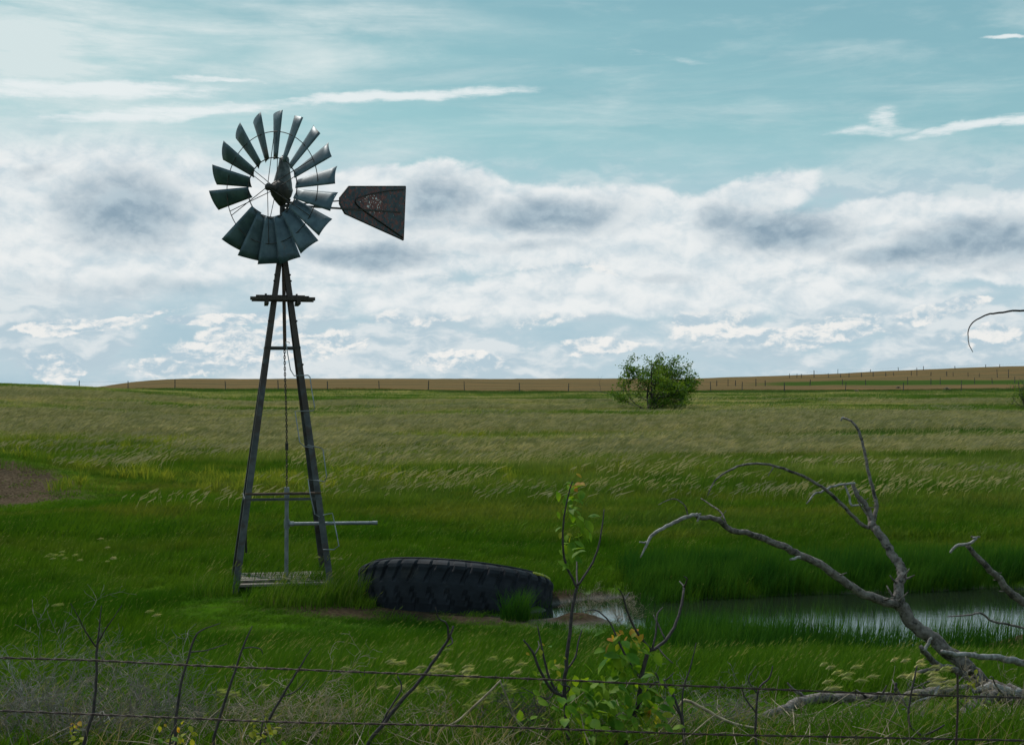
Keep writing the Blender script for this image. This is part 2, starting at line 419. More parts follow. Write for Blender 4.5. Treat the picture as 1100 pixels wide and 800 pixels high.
def scatter(name, label, cat, protos, pts, mats):
    """pts: rows x,y,z,scale,zscale,rot,pick. One mesh carries prototypes + loose points; geometry nodes instances them."""
    V = []; Fc = []; MI = []; PR = []
    for k, mb in enumerate(protos):
        n = len(V); V += mb.v; Fc += [tuple(i + n for i in f) for f in mb.f]; MI += mb.m; PR += [k] * len(mb.v)
    V = V + [tuple(p[:3]) for p in pts.tolist()]; N = len(PR)
    me = bpy.data.meshes.new(name); me.from_pydata(V, [], Fc)
    for m_ in mats: me.materials.append(m_)
    me.polygons.foreach_set('material_index', MI)
    a = me.attributes.new('proto', 'INT', 'POINT'); a.data.foreach_set('value', PR + [-1] * len(pts))
    a = me.attributes.new('pick', 'INT', 'POINT'); a.data.foreach_set('value', [-1] * N + [int(v) for v in pts[:, 6]])
    a = me.attributes.new('scl', 'FLOAT_VECTOR', 'POINT'); b = np.ones((N + len(pts), 3)); b[N:, 0] = pts[:, 3]; b[N:, 1] = pts[:, 3]; b[N:, 2] = pts[:, 4]; a.data.foreach_set('vector', b.ravel())
    a = me.attributes.new('rot', 'FLOAT_VECTOR', 'POINT'); b = np.zeros((N + len(pts), 3)); b[N:, 2] = pts[:, 5]; a.data.foreach_set('vector', b.ravel())
    o = link(bpy.data.objects.new(name, me)); tag(o, label, cat, kind='stuff')
    g = bpy.data.node_groups.new(name + '_scatter', 'GeometryNodeTree')
    g.interface.new_socket('Geometry', in_out='INPUT', socket_type='NodeSocketGeometry'); g.interface.new_socket('Geometry', in_out='OUTPUT', socket_type='NodeSocketGeometry')
    N_ = g.nodes.new; L = g.links.new
    gi = N_('NodeGroupInput'); go = N_('NodeGroupOutput'); jn = N_('GeometryNodeJoinGeometry')
    def attr(nm, ty):
        q = N_('GeometryNodeInputNamedAttribute'); q.data_type = ty; q.inputs['Name'].default_value = nm
        return [s for s in q.outputs if s.enabled and s.name == 'Attribute'][0]
    def eq(sock, val):
        q = N_('FunctionNodeCompare'); q.data_type = 'INT'; q.operation = 'EQUAL'
        ins = [s for s in q.inputs if s.enabled]; L(sock, ins[0]); ins[1].default_value = val
        return q.outputs[0]
    pr = attr('proto', 'INT'); pk = attr('pick', 'INT'); sc = attr('scl', 'FLOAT_VECTOR'); ro = attr('rot', 'FLOAT_VECTOR')
    for k in range(len(protos)):
        s1 = N_('GeometryNodeSeparateGeometry'); L(gi.outputs[0], s1.inputs[0]); L(eq(pr, k), s1.inputs[1])
        s2 = N_('GeometryNodeSeparateGeometry'); L(gi.outputs[0], s2.inputs[0]); L(eq(pk, k), s2.inputs[1])
        ip = N_('GeometryNodeInstanceOnPoints'); L(s2.outputs[0], ip.inputs['Points']); L(s1.outputs[0], ip.inputs['Instance'])
        L(sc, ip.inputs['Scale'])
        e2r = N_('FunctionNodeEulerToRotation'); L(ro, e2r.inputs[0]); L(e2r.outputs[0], ip.inputs['Rotation'])
        L(ip.outputs[0], jn.inputs[0])
    L(jn.outputs[0], go.inputs[0])
    md = o.modifiers.new('scatter', 'NODES'); md.node_group = g
    return o
def sample(n, d0, d1, power=1.0, umax=.43, xmin=None):
    """n points in the view wedge (a little wider than the frame), density falling with distance"""
    t = np.random.rand(n)
    e = 2 - power
    d = (d0 ** e + t * (d1 ** e - d0 ** e)) ** (1 / e) if abs(e) > 1e-6 else d0 * (d1 / d0) ** t
    x = (np.random.rand(n) * 2 - 1) * (umax * d + .8)
    return x, d
TY = (-.87, 21.9)
def keep_mask(x, y, dirt=True):
    k = ell(x, y, TY[0], TY[1], 1.5, 1.5) > 1
    k &= H(x, y) > WATER_Z - .01
    if dirt: k &= np.random.rand(len(x)) > dirt_mask(x, y) * np.where(y > 30, .93, .86)
    return k
gm = mat_grass('meadow_grass_blades'); straw = mat_grass('pale_seed_heads', fixed=((.24, .245, .10), (.46, .40, .23)), var=.3)
lightg = mat_grass('green_seed_heads', fixed=((.10, .15, .035), (.17, .19, .06)), var=.2)
def pack(x, y, s, zs, npick, off=0.0):
    n = len(x); return np.stack([x, y, H(x, y) - .01 + off, s, zs, np.random.rand(n) * 6.283 if npick > 0 else np.random.normal(0, .25, n), np.random.randint(0, abs(npick), n)], -1)
# near meadow: 8 - 34 m
x, y = sample(26000, 6.5, 34, .9); k = keep_mask(x, y); x, y = x[k], y[k]
hv = .18 + .75 * fbm(x * .35, y * .35, 20, 3) + .85 * fbm(x * 1.3, y * 1.3, 24, 3)
hv *= 1 - .7 * (1 - ss(.7, 1.2, ell(x, y, -4.45, 20.9, .55, 1.3)))
hv *= 1 - .62 * ss(17.6, 18.6, y) * (1 - ss(20.3, 20.8, y)) * ss(-5, -3.6, x) * (1 - ss(1.2, 2.2, x))     # trodden ground round the tank
hv *= 1 - .72 * ss(14.4, 15.6, y) * (1 - ss(17.8, 18.4, y)) * ss(1.2, 2.6, x)
hv *= 1 - .75 * (1 - ss(.8, 1.25, ell(x, y, 2.5, 8.5, 2.4, 1.25)))                                            # flattened round the log
protos = [tuft(34, .16, .23, .0065, .35, .4, i) for i in range(4)] + [tuft(30, .15, .25, .006, .45, .6, 9, seeds=2, hs=.05)]
scatter('meadow_grass', 'dense dark green meadow grass around the windmill and on the near slope', 'grass', protos, pack(x, y, np.random.uniform(.8, 1.25, len(x)), hv * np.random.uniform(.75, 1.2, len(x)), -5), [gm, lightg])
# mid meadow: 30 - 95 m
x, y = sample(30000, 29, 100, 1.15, .42); k = keep_mask(x, y); x, y = x[k], y[k]
protos = [tuft(30, .34, .32, .016, .45, .6, 30 + i, seg=2) for i in range(3)]
scatter('meadow_grass', 'rough green and straw meadow grass on the middle slope', 'grass', protos, pack(x, y, np.random.uniform(.9, 1.5, len(x)), (.5 + .9 * fbm(x * .12, y * .12, 21, 3)) * np.random.uniform(.7, 1.2, len(x)) * (1 - .65 * (1 - ss(.9, 1.5, ell(x, y, -15.2, 37.5, 4.2, 6.5)))), -3), [gm])
x, y = sample(16000, 95, 205, 1.2, .40)
protos = [tuft(26, .8, .34, .035, .4, .6, 40 + i, seg=2) for i in range(2)]
scatter('meadow_grass', 'far rough pasture grass below the wire fence', 'grass', protos, pack(x, y, np.random.uniform(.9, 1.7, len(x)), (.4 + .8 * fbm(x * .08, y * .08, 22, 3)), -2), [gm])
# pale seed-head drifts bending with the wind
x, y = sample(15000, 36, 130, .9, .42)
mk = ss(.455, .60, fbm(x * .045, y * .15, 31, 4)) * (.5 + .5 * (y < 95)) * ss(46, 84, y + (fbm(x * .09, y * .2, 32, 3) - .45) * 70 + 8 * (x / y < -.1)) + .015
k = (np.random.rand(len(x)) < mk) & (ell(x, y, -15.3, 38.5, 5, 7) > 1); x, y = x[k], y[k]
def plume(seed, n, rad, h, hs):
    rr = random.Random(seed); mb = MB()
    for i in range(n):
        a = rr.uniform(0, 6.28); r = rad * math.sqrt(rr.random()); x0, y0 = r * math.cos(a), r * math.sin(a)
        hh = h * rr.uniform(.8, 1.2); lean = rr.gauss(.5, .3); w = .006
        x1, z1 = x0 + lean * hh * .4, hh * .75; x2, z2 = x0 + lean * hh * .9, hh
        mb.add([(x0, y0, .02), (x0 + w, y0, .02), (x1 + w, y0, z1), (x1, y0, z1)], [(0, 1, 2, 3)], 0)
        for q in range(5):
            o = rr.uniform(-.3, .3) * hs; ww = hs * rr.uniform(.03, .06); yy = y0 + rr.uniform(-.3, .3) * hs
            mb.add([(x1 + o, yy, z1), (x1 + hs * .5 + o, yy + ww, z1 + hs * .55), (x2 + hs * .8 + o, yy, z2 + hs * .25), (x1 + hs * .6 + o, yy - ww, z1 + hs * .25)], [(0, 1, 2, 3)], 0)
    return mb
scatter('seed_grass', 'pale feathery seed heads drifting across the middle meadow', 'grass', [plume(50 + i, 60, 2.2, .40, .062) for i in range(3)],
        pack(x, y, np.random.uniform(.8, 1.3, len(x)), np.random.uniform(.8, 1.15, len(x)), -3), [straw])
# yellow-green weeds on the left slope
x, y = sample(2600, 40, 75, 1.0, .42); k = (x / y < -.05 + .1 * np.random.randn(len(x))) & (fbm(x * .2, y * .2, 77, 3) > .50); x, y = x[k], y[k]
weed = mat_grass('yellow_weed_blades', fixed=((.13, .19, .02), (.24, .26, .03)), var=.25)
scatter('yellow_weeds', 'patches of yellow green flowering weeds on the left slope', 'weeds', [tuft(40, .3, .45, .03, .5, .3, 60 + i, seg=2) for i in range(2)], pack(x, y, np.random.uniform(.6, 1.2, len(x)), np.random.uniform(.6, 1.2, len(x)), 2), [weed])
# reeds: behind and in front of the pond
reedm = mat_grass('reed_blades', fixed=((.018, .070, .008), (.042, .115, .011)), var=.4)
x = np.random.uniform(1.9, 15, 15000); y = np.random.uniform(15.6, 27.2, 15000)
e = ell(x, y, *POND) + (fbm(x * .5, y * .5, 9, 3) - .45) * .35
front = (y < 20.5)
dens = np.where(front, ss(1.7, 1.25, e) * (.16 * ss(.90, 1.05, e) + .5 * ss(4.2, 2.6, x) * ss(.5, .7, e)), ss(1.95, 1.4, e) * ss(.93, 1.02, e))
k = (np.random.rand(len(x)) < dens) & keep_mask(x, y, True) | ((np.random.rand(len(x)) < dens * .8) & (H(x, y) <= WATER_Z) & (ell(x, y, *TY, 1.6, 1.6) > 1))
x, y = x[k], y[k]
hs_ = np.where(y < 20.5, .52 + .42 * fbm(x * .8, y * .8, 14, 2), .95) * np.random.uniform(.7, 1.15, len(x))
scatter('reeds', 'tall dark green reeds ringing the pond', 'reeds', [tuft(16, .13, .52, .0075, .28, .75, 70 + i) for i in range(4)], pack(x, y, np.random.uniform(.8, 1.2, len(x)), hs_, -4), [reedm])

# dry verge grass right in front
x = np.random.uniform(-3.2, 3.2, 900); y = np.random.uniform(5.9, 7.9, 900); k = (np.random.rand(900) < .55 * (1 - .75 * ss(.2, 1.2, x))) & (np.abs(x) < .43 * y) & (np.random.rand(len(x)) < .25 + .75 * ss(.4, .55, fbm(x * 1.5, y * 1.5, 55, 3))); x, y = x[k], y[k]
dryg = mat_grass('dry_verge_grass', fixed=((.10, .085, .035), (.27, .22, .12)), var=.4)
scatter('dry_verge_grass', 'tan dead grass tangled through the green along the near verge', 'grass', [tuft(16, .14, .34, .0035, .75, .3, 240 + i) for i in range(4)], pack(x, y, np.random.uniform(.8, 1.3, len(x)), np.random.uniform(.6, 1.25, len(x)), -4), [dryg])
# single reed stems standing in the shallow water
x = np.random.uniform(1.6, 14, 6000); y = np.random.uniform(16.2, 19.4, 6000)
e = ell(x, y, *POND)
k = np.random.rand(len(x)) < ss(18.9, 17.2, y + fbm(x * .7, y * .7, 88, 3) * 1.4 - .6) * .40 * (1 - .8 * ss(5.9, 6.4, x) * (1 - ss(7.6, 8.2, x))) + .03
x, y = x[k], y[k]
scatter('water_reeds', 'thin upright reed stems standing in the shallow front of the pond', 'reeds', [tuft(7, .12, .60, .0065, .22, .8, 170 + i) for i in range(4)], pack(x, y, np.random.uniform(.8, 1.2, len(x)), np.random.uniform(.6, 1.1, len(x)), -4), [reedm])

# barley heads (foxtail) in the foreground
def barley(seed, n=1):
    rr = random.Random(seed); mb = MB()
    h = .34; la = 0
    blade(mb, 0, 0, h, .003, .35, la, 1.57, 1, 3)
    tx, tz = h * .35, h * .91
    for k in range(46):
        t = rr.random(); b = Vector((tx + t * .035, 0, tz + t * .02 - t * t * .012))
        an = rr.gauss(0, .38); L = rr.uniform(.02, .042); ph = rr.uniform(-.6, .6)
        dr = Vector((math.cos(an) , math.sin(ph) * .5, math.sin(an) + .12)).normalized()
        w = .0014; mb.add([b + Vector((0, 0, -w)), b + Vector((0, 0, w)), b + dr * L], [(0, 1, 2)], 0)
    mb.tube([(tx - .004, 0, tz - .004), (tx + .018, 0, tz + .008), (tx + .045, 0, tz + .006)], [.003, .0065, .002], 5, True, 0)
    return mb
heads = []
rr = random.Random(5)
for (cx, cy, sx, sy, n) in ((440, 716, 60, 13, 30), (540, 712, 26, 8, 5), (505, 742, 26, 8, 7), (880, 722, 24, 12, 12), (955, 714, 34, 12, 18), (985, 722, 20, 6, 5), (215, 742, 18, 5, 6), (520, 790, 60, 8, 12), (690, 770, 60, 15, 3)):
    for i in range(n):
        g = Gh(rr.gauss(cx, sx * .7), rr.gauss(cy, sy * .7), .36, 7.2)
        heads.append((g.x, g.y, g.z, 1.15, 1.05, rr.gauss(0, .35), rr.randrange(3)))
for (cx, cy, sx, sy, n) in ((45, 592, 16, 4, 7), (108, 596, 5, 3, 3), (45, 645, 6, 3, 2), (335, 594, 12, 3, 4), (140, 656, 5, 4, 2), (85, 585, 30, 14, 4)):
    for i in range(n):
        g = Gh(rr.gauss(cx, sx * .7), rr.gauss(cy, sy * .7), .5, 10)
        heads.append((g.x, g.y, g.z, 1.7, 1.4, rr.gauss(0, .3), rr.randrange(3)))
bar_m = mat_grass('barley_heads', fixed=((.34, .38, .11), (.50, .44, .22)), var=.15)
scatter('foxtail_barley', 'pale yellow foxtail barley heads nodding above the near grass', 'grass', [barley(i) for i in range(3)], np.array(heads), [bar_m, lightg])

# ------------------------------------------------------------------ windmill
WX, WY = -3.73, 22.8
wz = Hs(WX, WY)
mill = empty('windmill', (WX, WY, 0), 'old steel farm windmill with bladed wheel and rusty tail vane standing in the meadow', 'windmill')
YAW = R(12); cy_, sy_ = math.cos(YAW), math.sin(YAW)
def tw(lx, ly, z): return Vector((lx * cy_ - ly * sy_, lx * sy_ + ly * cy_, z))
def half(z): return max(.8 - .135 * z, .035)
def lp(z, sx, sy): return tw(sx * half(z), sy * half(z), z)
for sx in (-1, 1):
    for sy in (-1, 1):
        mb = MB(); a, b = lp(-.25, sx, sy), lp(5.62, sx, sy)
        ex = tw(-sx, 0, 0).normalized(); ey = tw(0, -sy, 0).normalized(); w = .105; t = .012
        def strip(p, q, e, f):
            vs = []
            for c in (p, q): vs += [c, c + e * w * (1 if c is p else .8), c + e * w * (1 if c is p else .8) + f * t, c + f * t]
            mb.add(vs, [(0, 1, 5, 4), (1, 2, 6, 5), (2, 3, 7, 6), (3, 0, 4, 7), (0, 3, 2, 1), (4, 5, 6, 7)])
        strip(a, b, ex, ey); strip(a + ey * t, b + ey * t, ey, ex)
        mb.build('leg', M['steel'], mill)
def girt(z, r=.02, mat='steel', sides=((-1, -1, 1, -1), (-1, 1, 1, 1), (-1, -1, -1, 1), (1, -1, 1, 1)), flat=True):
    for a0, a1, b0, b1 in sides:
        mb = MB(); p, q = lp(z, a0, a1), lp(z, b0, b1)
        mb.bar(p, q, .012, .04) if flat else mb.tube([p, q], r, 8)
        mb.build('cross_brace', M[mat], mill)
girt(3.87, mat='dark_iron')
girt(1.47)
girt(1.56, .017, 'rust_pipe', ((-1, -1, 1, -1),), False)
# loose rear brace strap hanging down at the left
MB().bar(tw(-.59, -.50, 1.45), tw(-.57, -.42, .62), .03, .012).build('loose_strap', M['dark_iron'], mill)
MB().tube([lp(5.5, 0, 0), (0, 0, 6.5)], .042, 10).build('mast_pipe', M['dark_iron'], mill)
# bolts and plates on the upper legs
for z in (5.05, 4.95, 4.3, 3.6):
    for sx in (-1, 1):
        p = lp(z, sx, -1) + tw(0, -.012, 0); MB().tube([p - tw(0, .012, 0), p + tw(0, .012, 0)], .018, 6).build('bolt', M['dark_iron'], mill)
# platform
pf = MB().box(tw(0, -.22, 4.66), (1.03, .10, .05), Matrix.Rotation(YAW, 3, 'Z')).build('platform', M['dark_wood'], mill)
for (ly, z, L, off) in ((.22, 4.66, 1.0, .02), (-.05, 4.705, .78, -.03), (.10, 4.705, .8, .04)):
    MB().box(tw(off, ly, z), (L, .11, .04), Matrix.Rotation(YAW, 3, 'Z')).build('plank', M['dark_wood'], pf)
for s_ in (-1, 1):
    MB().box(tw(s_ * .25, 0, 4.60), (.06, .62, .06), Matrix.Rotation(YAW + s_ * .01, 3, 'Z')).build('joist', M['dark_wood'], pf)
MB().box(tw(-.27, -.25, 4.71), (.03, .03, .05)).build('bolt', M['dark_iron'], pf); MB().box(tw(.22, -.25, 4.71), (.03, .03, .05)).build('bolt', M['dark_iron'], pf)
# pump rod: wooden, then chain, then the well pipe
MB().bar((.02, -.02, 5.35), (.055, -.05, 3.86), .05, .05, (0, 1, 0)).build('pump_rod', M['rust_pipe'], mill)
mb = MB(); z = 3.86; i = 0
while z > 1.62:
    c = Vector((.055 + .045 * (3.86 - z) / 2.3 + .006 * math.sin(z * 3), -.05, z)); e = Vector((.014, 0, 0)) if i % 2 else Vector((0, .014, 0))
    pts = [c + e * math.cos(t) + Vector((0, 0, .033)) * math.sin(t) for t in [k * math.pi / 4 for k in range(9)]]
    mb.tube(pts, .0065, 5, False); z -= .046; i += 1
mb.build('chain', M['dark_iron'], mill)
MB().box((.09, -.05, 2.28), (.045, .04, .12)).build('chain_weight', M['dark_iron'], mill)
well = MB().tube([(.08, 0, .05), (.085, 0, 1.62)], .032, 12).tube([(.085, 0, .96), (.085, 0, 1.10)], .045, 12).tube([(.085, 0, 1.42), (.085, 0, 1.62)], .042, 12).build('well_pipe', M['pipe'], mill)
MB().tube([(.085, 0, 1.03), (1.54, .12, 1.035)], .029, 12).tube([(1.46, .113, 1.035), (1.54, .12, 1.035)], .034, 12).tube([(.13, 0, 1.03), (.2, .008, 1.03)], .04, 10).build('discharge_pipe', M['pipe'], mill)
# bent-wire climbing steps on the right leg (traced, 22 m away)
def wp(px, py, d=22.2): return P(px, py, d) - Vector((WX, WY, 0))
for k, tr in enumerate([[(311, 368), (307, 366.5), (309, 380), (312, 397), (316, 403.5), (331, 403), (333, 405), (335, 420), (338, 437), (337, 441), (325, 441.5), (317, 441.5), (319, 455), (322, 475), (327, 479.5), (336, 481)],
                        [(330, 478), (345, 481), (347, 483), (349, 498), (351, 512), (349, 517), (341, 516), (331, 515), (333, 530), (338, 552), (343, 555)],
                        [(347, 553), (357, 551), (359, 560), (362, 575), (364, 586), (359, 590), (347, 590)]]):
    dd = [22.05 + .08 * math.sin(i * 1.3) for i in range(len(tr))]
    MB().tube([wp(a, b, dd[i]) for i, (a, b) in enumerate(tr)], .0085, 6).build('climbing_step', M['pipe'], mill)

# wheel
av = R(-80.7 - 36.5); A = Vector((math.cos(av), math.sin(av), 0)); RT = Vector((-A.y, A.x, 0))   # axis towards the wheel, in-plane right
if RT.x < 0: RT = -RT
HC = Vector((0, 0, 6.44)) + A * .27
UPV = Vector((0, 0, 1))
def wpt(r, th, ax=0.): return HC + (UPV * math.cos(th) + RT * math.sin(th)) * r + A * ax
wheel = None
def ring(r, tr, ax):
    mb = MB(); n = 72; pts = [wpt(r, 2 * math.pi * k / n, ax) for k in range(n + 1)]
    return mb.tube(pts, tr, 6, False)
rb = ring(.485, .0095, .0); rb2 = ring(.90, .0075, .02)
wheel = rb.build('wheel_rim', M['dark_iron'], mill, True)
rb2.build('outer_ring', M['dark_iron'], wheel, True)
for k in range(18):
    th = R(3.5 + 20 * k)
    if k == 12: continue           # one blade is gone at the lower left
    rd = UPV * math.cos(th) + RT * math.sin(th); T = RT * math.cos(th) - UPV * math.sin(th)
    mb = MB(); nr, nc = 7, 7; vs = []; jit = random.uniform(-2.0, 2.0); tip = random.uniform(-.012, .01)
    for i in range(nr):
        t = i / (nr - 1); r = .46 + t * (.765 + tip); w = .185 + .165 * t; p = R(33 - 4 * t + jit)
        for j in range(nc):
            s_ = j / (nc - 1) - .5
            c = T * math.cos(p) + A * math.sin(p); nrm = A * math.cos(p) - T * math.sin(p)
            camb = (.25 - s_ * s_) * w * .34
            vs.append(HC + rd * (r + (.018 * (s_ * 2) if i == nr - 1 else 0)) + c * (s_ * w) + nrm * (camb - .03))
    fs = [(i * nc + j, i * nc + j + 1, (i + 1) * nc + j + 1, (i + 1) * nc + j) for i in range(nr - 1) for j in range(nc - 1)]
    mb.add(vs, fs); o = mb.build('blade', M['blade'], wheel, True)
    so = o.modifiers.new('sheet', 'SOLIDIFY'); so.thickness = .004; so.offset = 0
    mb = MB(); p0 = wpt(.90, th, -.035); mb.box(p0, (.03, .03, .045)); 
    c = T * math.cos(R(30)) + A * math.sin(R(30)); mb.bar(p0 - c * .09, p0 + c * .09, .014, .01, tuple(rd)); mb.build('clip', M['dark_iron'], wheel)
for k in range(6):
    for s_, ax in ((-1, .12), (1, -.10)):
        th = R(6 + 60 * k + s_ * 2.5); MB().tube([wpt(.06, th, ax), wpt(.90, th, .02)], .0065, 6).build('spoke', M['dark_iron'], wheel)
MB().tube([wpt(0, 0, -.13), wpt(0, 0, -.05), wpt(0, 0, .0), wpt(0, 0, .12), wpt(0, 0, .15)], [.075, .075, .05, .06, .03], 14).build('hub', M['dark_iron'], wheel, True)
# gear case and its hood
mb = MB()
B = Matrix.Rotation(math.atan2(A.y, A.x), 3, 'Z')
sec = [(-.24, .035, .03), (-.17, .08, .10), (-.08, .13, .16), (.02, .15, .19), (.10, .135, .165), (.15, .10, .11)]
n = 16; vs = []
for z_, ry, rx in sec:
    for q in range(n):
        a = 2 * math.pi * q / n; ce, se = math.cos(a), math.sin(a)
        vs.append(B @ Vector(((abs(ce) ** .8 * (1 if ce > 0 else -1)) * rx * 1.15 + .03, (abs(se) ** .8 * (1 if se > 0 else -1)) * ry, 0)) + Vector((0, 0, 6.42 + z_)))
fs = [(i * n + k, i * n + (k + 1) % n, (i + 1) * n + (k + 1) % n, (i + 1) * n + k) for i in range(len(sec) - 1) for k in range(n)] + [tuple(range(n - 1, -1, -1)), tuple((len(sec) - 1) * n + k for k in range(n))]
mb.add(vs, fs).tube([(0, 0, 6.41), tuple(HC * .5 + Vector((0, 0, 3.2))), tuple(HC + A * .02)], [.10, .08, .06], 12).build('gear_case', M['dark_iron'], mill, True)
mb = MB(); vs = []; sec = [(6.42, .155, .18, .0), (6.55, .145, .165, -.005), (6.70, .115, .13, -.02), (6.85, .085, .10, -.04), (6.95, .075, .09, -.05), (6.985, .06, .07, -.055)]
for z_, ry, rx, ox_ in sec:
    for q in range(n):
        a = 2 * math.pi * q / n; vs.append(B @ Vector((rx * math.cos(a) + ox_, ry * math.sin(a), 0)) + Vector((0, 0, z_)))
fs = [(i * n + k, i * n + (k + 1) % n, (i + 1) * n + (k + 1) % n, (i + 1) * n + k) for i in range(len(sec) - 1) for k in range(n)] + [tuple((len(sec) - 1) * n + k for k in range(n))]
hood = mb.add(vs, fs).build('motor_hood', M['hood'], mill, True)
mb = MB(); c = B @ Vector((-.055, 0, 0)); mb.tube([c + Vector((0, 0, 6.98)), c + Vector((0, 0, 7.01))], [.055, .04], 12); mb.build('hood_cap', M['dark_iron'], hood)
# tail pivot hardware
mb = MB()
for z_, o_ in ((6.18, .05), (6.24, .10), (6.12, .09)): mb.box((o_, .03, z_), (.16, .06, .03), Matrix.Rotation(.6, 3, 'Z'))
mb.tube([(.05, .02, 6.05), (.11, .05, 6.3)], .02, 8).tube([(-.06, -.02, 5.95), (.07, .03, 5.97)], .03, 8); mb.build('tail_pivot', M['dark_iron'], mill)
# tail
tv = R(-80.7 - 44 + 180); TD = Vector((math.cos(tv), math.sin(tv), 0)); TN = Vector((-TD.y, TD.x, 0))
def tp(L, z, o=0.): return TD * L + Vector((0, 0, z)) + TN * o
MB().bar(tp(.05, 6.20), tp(3.0, 6.40), .045, .03).build('tail_boom', M['dark_iron'], mill)
MB().tube([tp(.05, 6.20), tp(1.5, 6.44)], .012, 6).build('tail_brace', M['dark_iron'], mill)
tail = empty('tail_frame', (0, 0, 0), None, None) if False else None
outl = [(1.39, 6.47), (1.62, 6.69), (3.16, 6.88), (3.10, 5.91), (2.9, 5.95), (1.52, 6.22), (1.385, 6.37)]
vane = MB()
vs = [(L, 0.012, z_) for L, z_ in outl] + [(L, -.012, z_) for L, z_ in outl]; k = len(outl)
vane.add(vs, [tuple(range(k - 1, -1, -1)), tuple(range(k, 2 * k))] + [(i, (i + 1) % k, k + (i + 1) % k, k + i) for i in range(k)])
vn = vane.build('tail_vane', M['vane'], mill); vn.rotation_euler = (0, 0, tv)
mb = MB()
crv = spline([(3.12, -.022, 6.83, .012), (2.5, -.022, 6.71, .012), (1.95, -.022, 6.56, .012), (1.78, -.022, 6.46, .012), (1.90, -.022, 6.36, .012), (2.5, -.022, 6.15, .012), (3.08, -.022, 5.95, .012)], 5)
mb.tube([tuple(q[:3]) for q in crv], .012, 6); mb.build('stiffening_rib', M['dark_iron'], vn)
mb = MB()
for i in range(k): a, b = outl[i], outl[(i + 1) % k]; mb.tube([(a[0], 0, a[1]), (b[0], 0, b[1])], .016, 6)
mb.build('edge_bead', M['dark_iron'], vn)

# well cover boards between the legs
wc = empty('well_cover', (WX + .05, WY, wz - .12), 'low weathered board cover over the well between the windmill legs', 'well cover', rz=YAW)
for i in range(7):
    MB().box((random.uniform(-.03, .03) - .02, -.66 + i * .21, .235 + random.uniform(-.008, .008)), (1.5 + random.uniform(-.08, .05), .18, .035), Matrix.Rotation(random.uniform(-.02, .02), 3, 'Z')).build('board', M['grey_wood'], wc)
for s_ in (-.6, .6): MB().box((s_, 0, .10), (.1, 1.45, .22)).build('bearer', M['dark_wood'], wc)
MB().box((-.35, -.5, .275), (.8, .1, .03), Matrix.Rotation(.05, 3, 'Z')).build('loose_board', M['grey_wood'], wc)

# ------------------------------------------------------------------ tyre tank
ty = empty('tire_tank', (TY[0], TY[1], .36), 'huge black tractor tire lying flat and half sunk as a stock tank', 'tire')
ty.rotation_euler = (R(-14.5), R(4.0), 0)
nt_, mb = 432, MB()
prof = [(1.44, -.80), (1.49, -.66), (1.50, -.58), (1.50, -.50), (1.505, -.42), (1.51, -.36), (1.51, -.30), (1.505, -.25), (1.505, -.20), (1.50, -.16), (1.49, -.125), (1.455, -.085), (1.40, -.03), (1.345, 0.0), (1.30, .0), (1.27, -.02), (1.26, -.2), (1.26, -.8)]
pitch = 36
vs = []
for i in range(nt_):
    a = i / nt_ * 2 * math.pi
    for j, (r, z_) in enumerate(prof):
        rr_ = r; zz = z_
        if 1 <= j <= 10:
            zl = -z_
            if zl < .34:      # upper slanted grooves
                ph = (a * pitch / (2 * math.pi) + zl * 1.9) % 1
                if ph < .25 and zl > .11: rr_ -= .034
            elif zl > .44:
                ph = (a * pitch / (2 * math.pi) + .8 - zl * 1.9 + .5) % 1
                if ph < .22: rr_ -= .028
        if 9 <= j <= 11:
            ph = (a * pitch / (2 * math.pi) + .25) % 1
            lug = 1 if ph > .26 else 0
            rr_ += .02 * lug; zz += .018 * lug
        if j in (10, 11, 12):
            zz += .016 * (1 if ((a * pitch / (2 * math.pi) + .25) % 1) > .26 else 0)
        rr_ += .012 * math.sin(a * 3 + 1)
        vs.append((rr_ * math.cos(a), rr_ * math.sin(a), zz + .01 * math.sin(a * 2 + .5)))
k = len(prof)
fs = [(i * k + j, ((i + 1) % nt_) * k + j, ((i + 1) % nt_) * k + j + 1, i * k + j + 1) for i in range(nt_) for j in range(k - 1)]
mb.add(vs, fs).build('tread', M['rubber'], ty)
for nm, a0, a1, rz, mt in (('rim_bead', 0, 360, 1.335, M['rubber']), ('yellow_rim_edge', -34, 6, 1.44, M['yellow'])):
    mb = MB(); pts = []
    for q in range(0, 61):
        a = R(a0 + (a1 - a0) * q / 60); rr_ = rz + .012 * math.sin(a * 3 + 1); pts.append((rr_ * math.cos(a), rr_ * math.sin(a), (.008 if mt is M['rubber'] else -.028) + .01 * math.sin(a * 2 + .5)))
    mb.tube(pts, .018 if mt is M['rubber'] else .026, 7, mt is not M['rubber']); mb.build(nm, mt, ty, True)
MB().add([(1.27 * math.cos(R(t)), 1.27 * math.sin(R(t)), -.30) for t in range(0, 360, 10)], [tuple(range(36))]).build('water_inside', bpy.data.materials['pond_water'], ty)

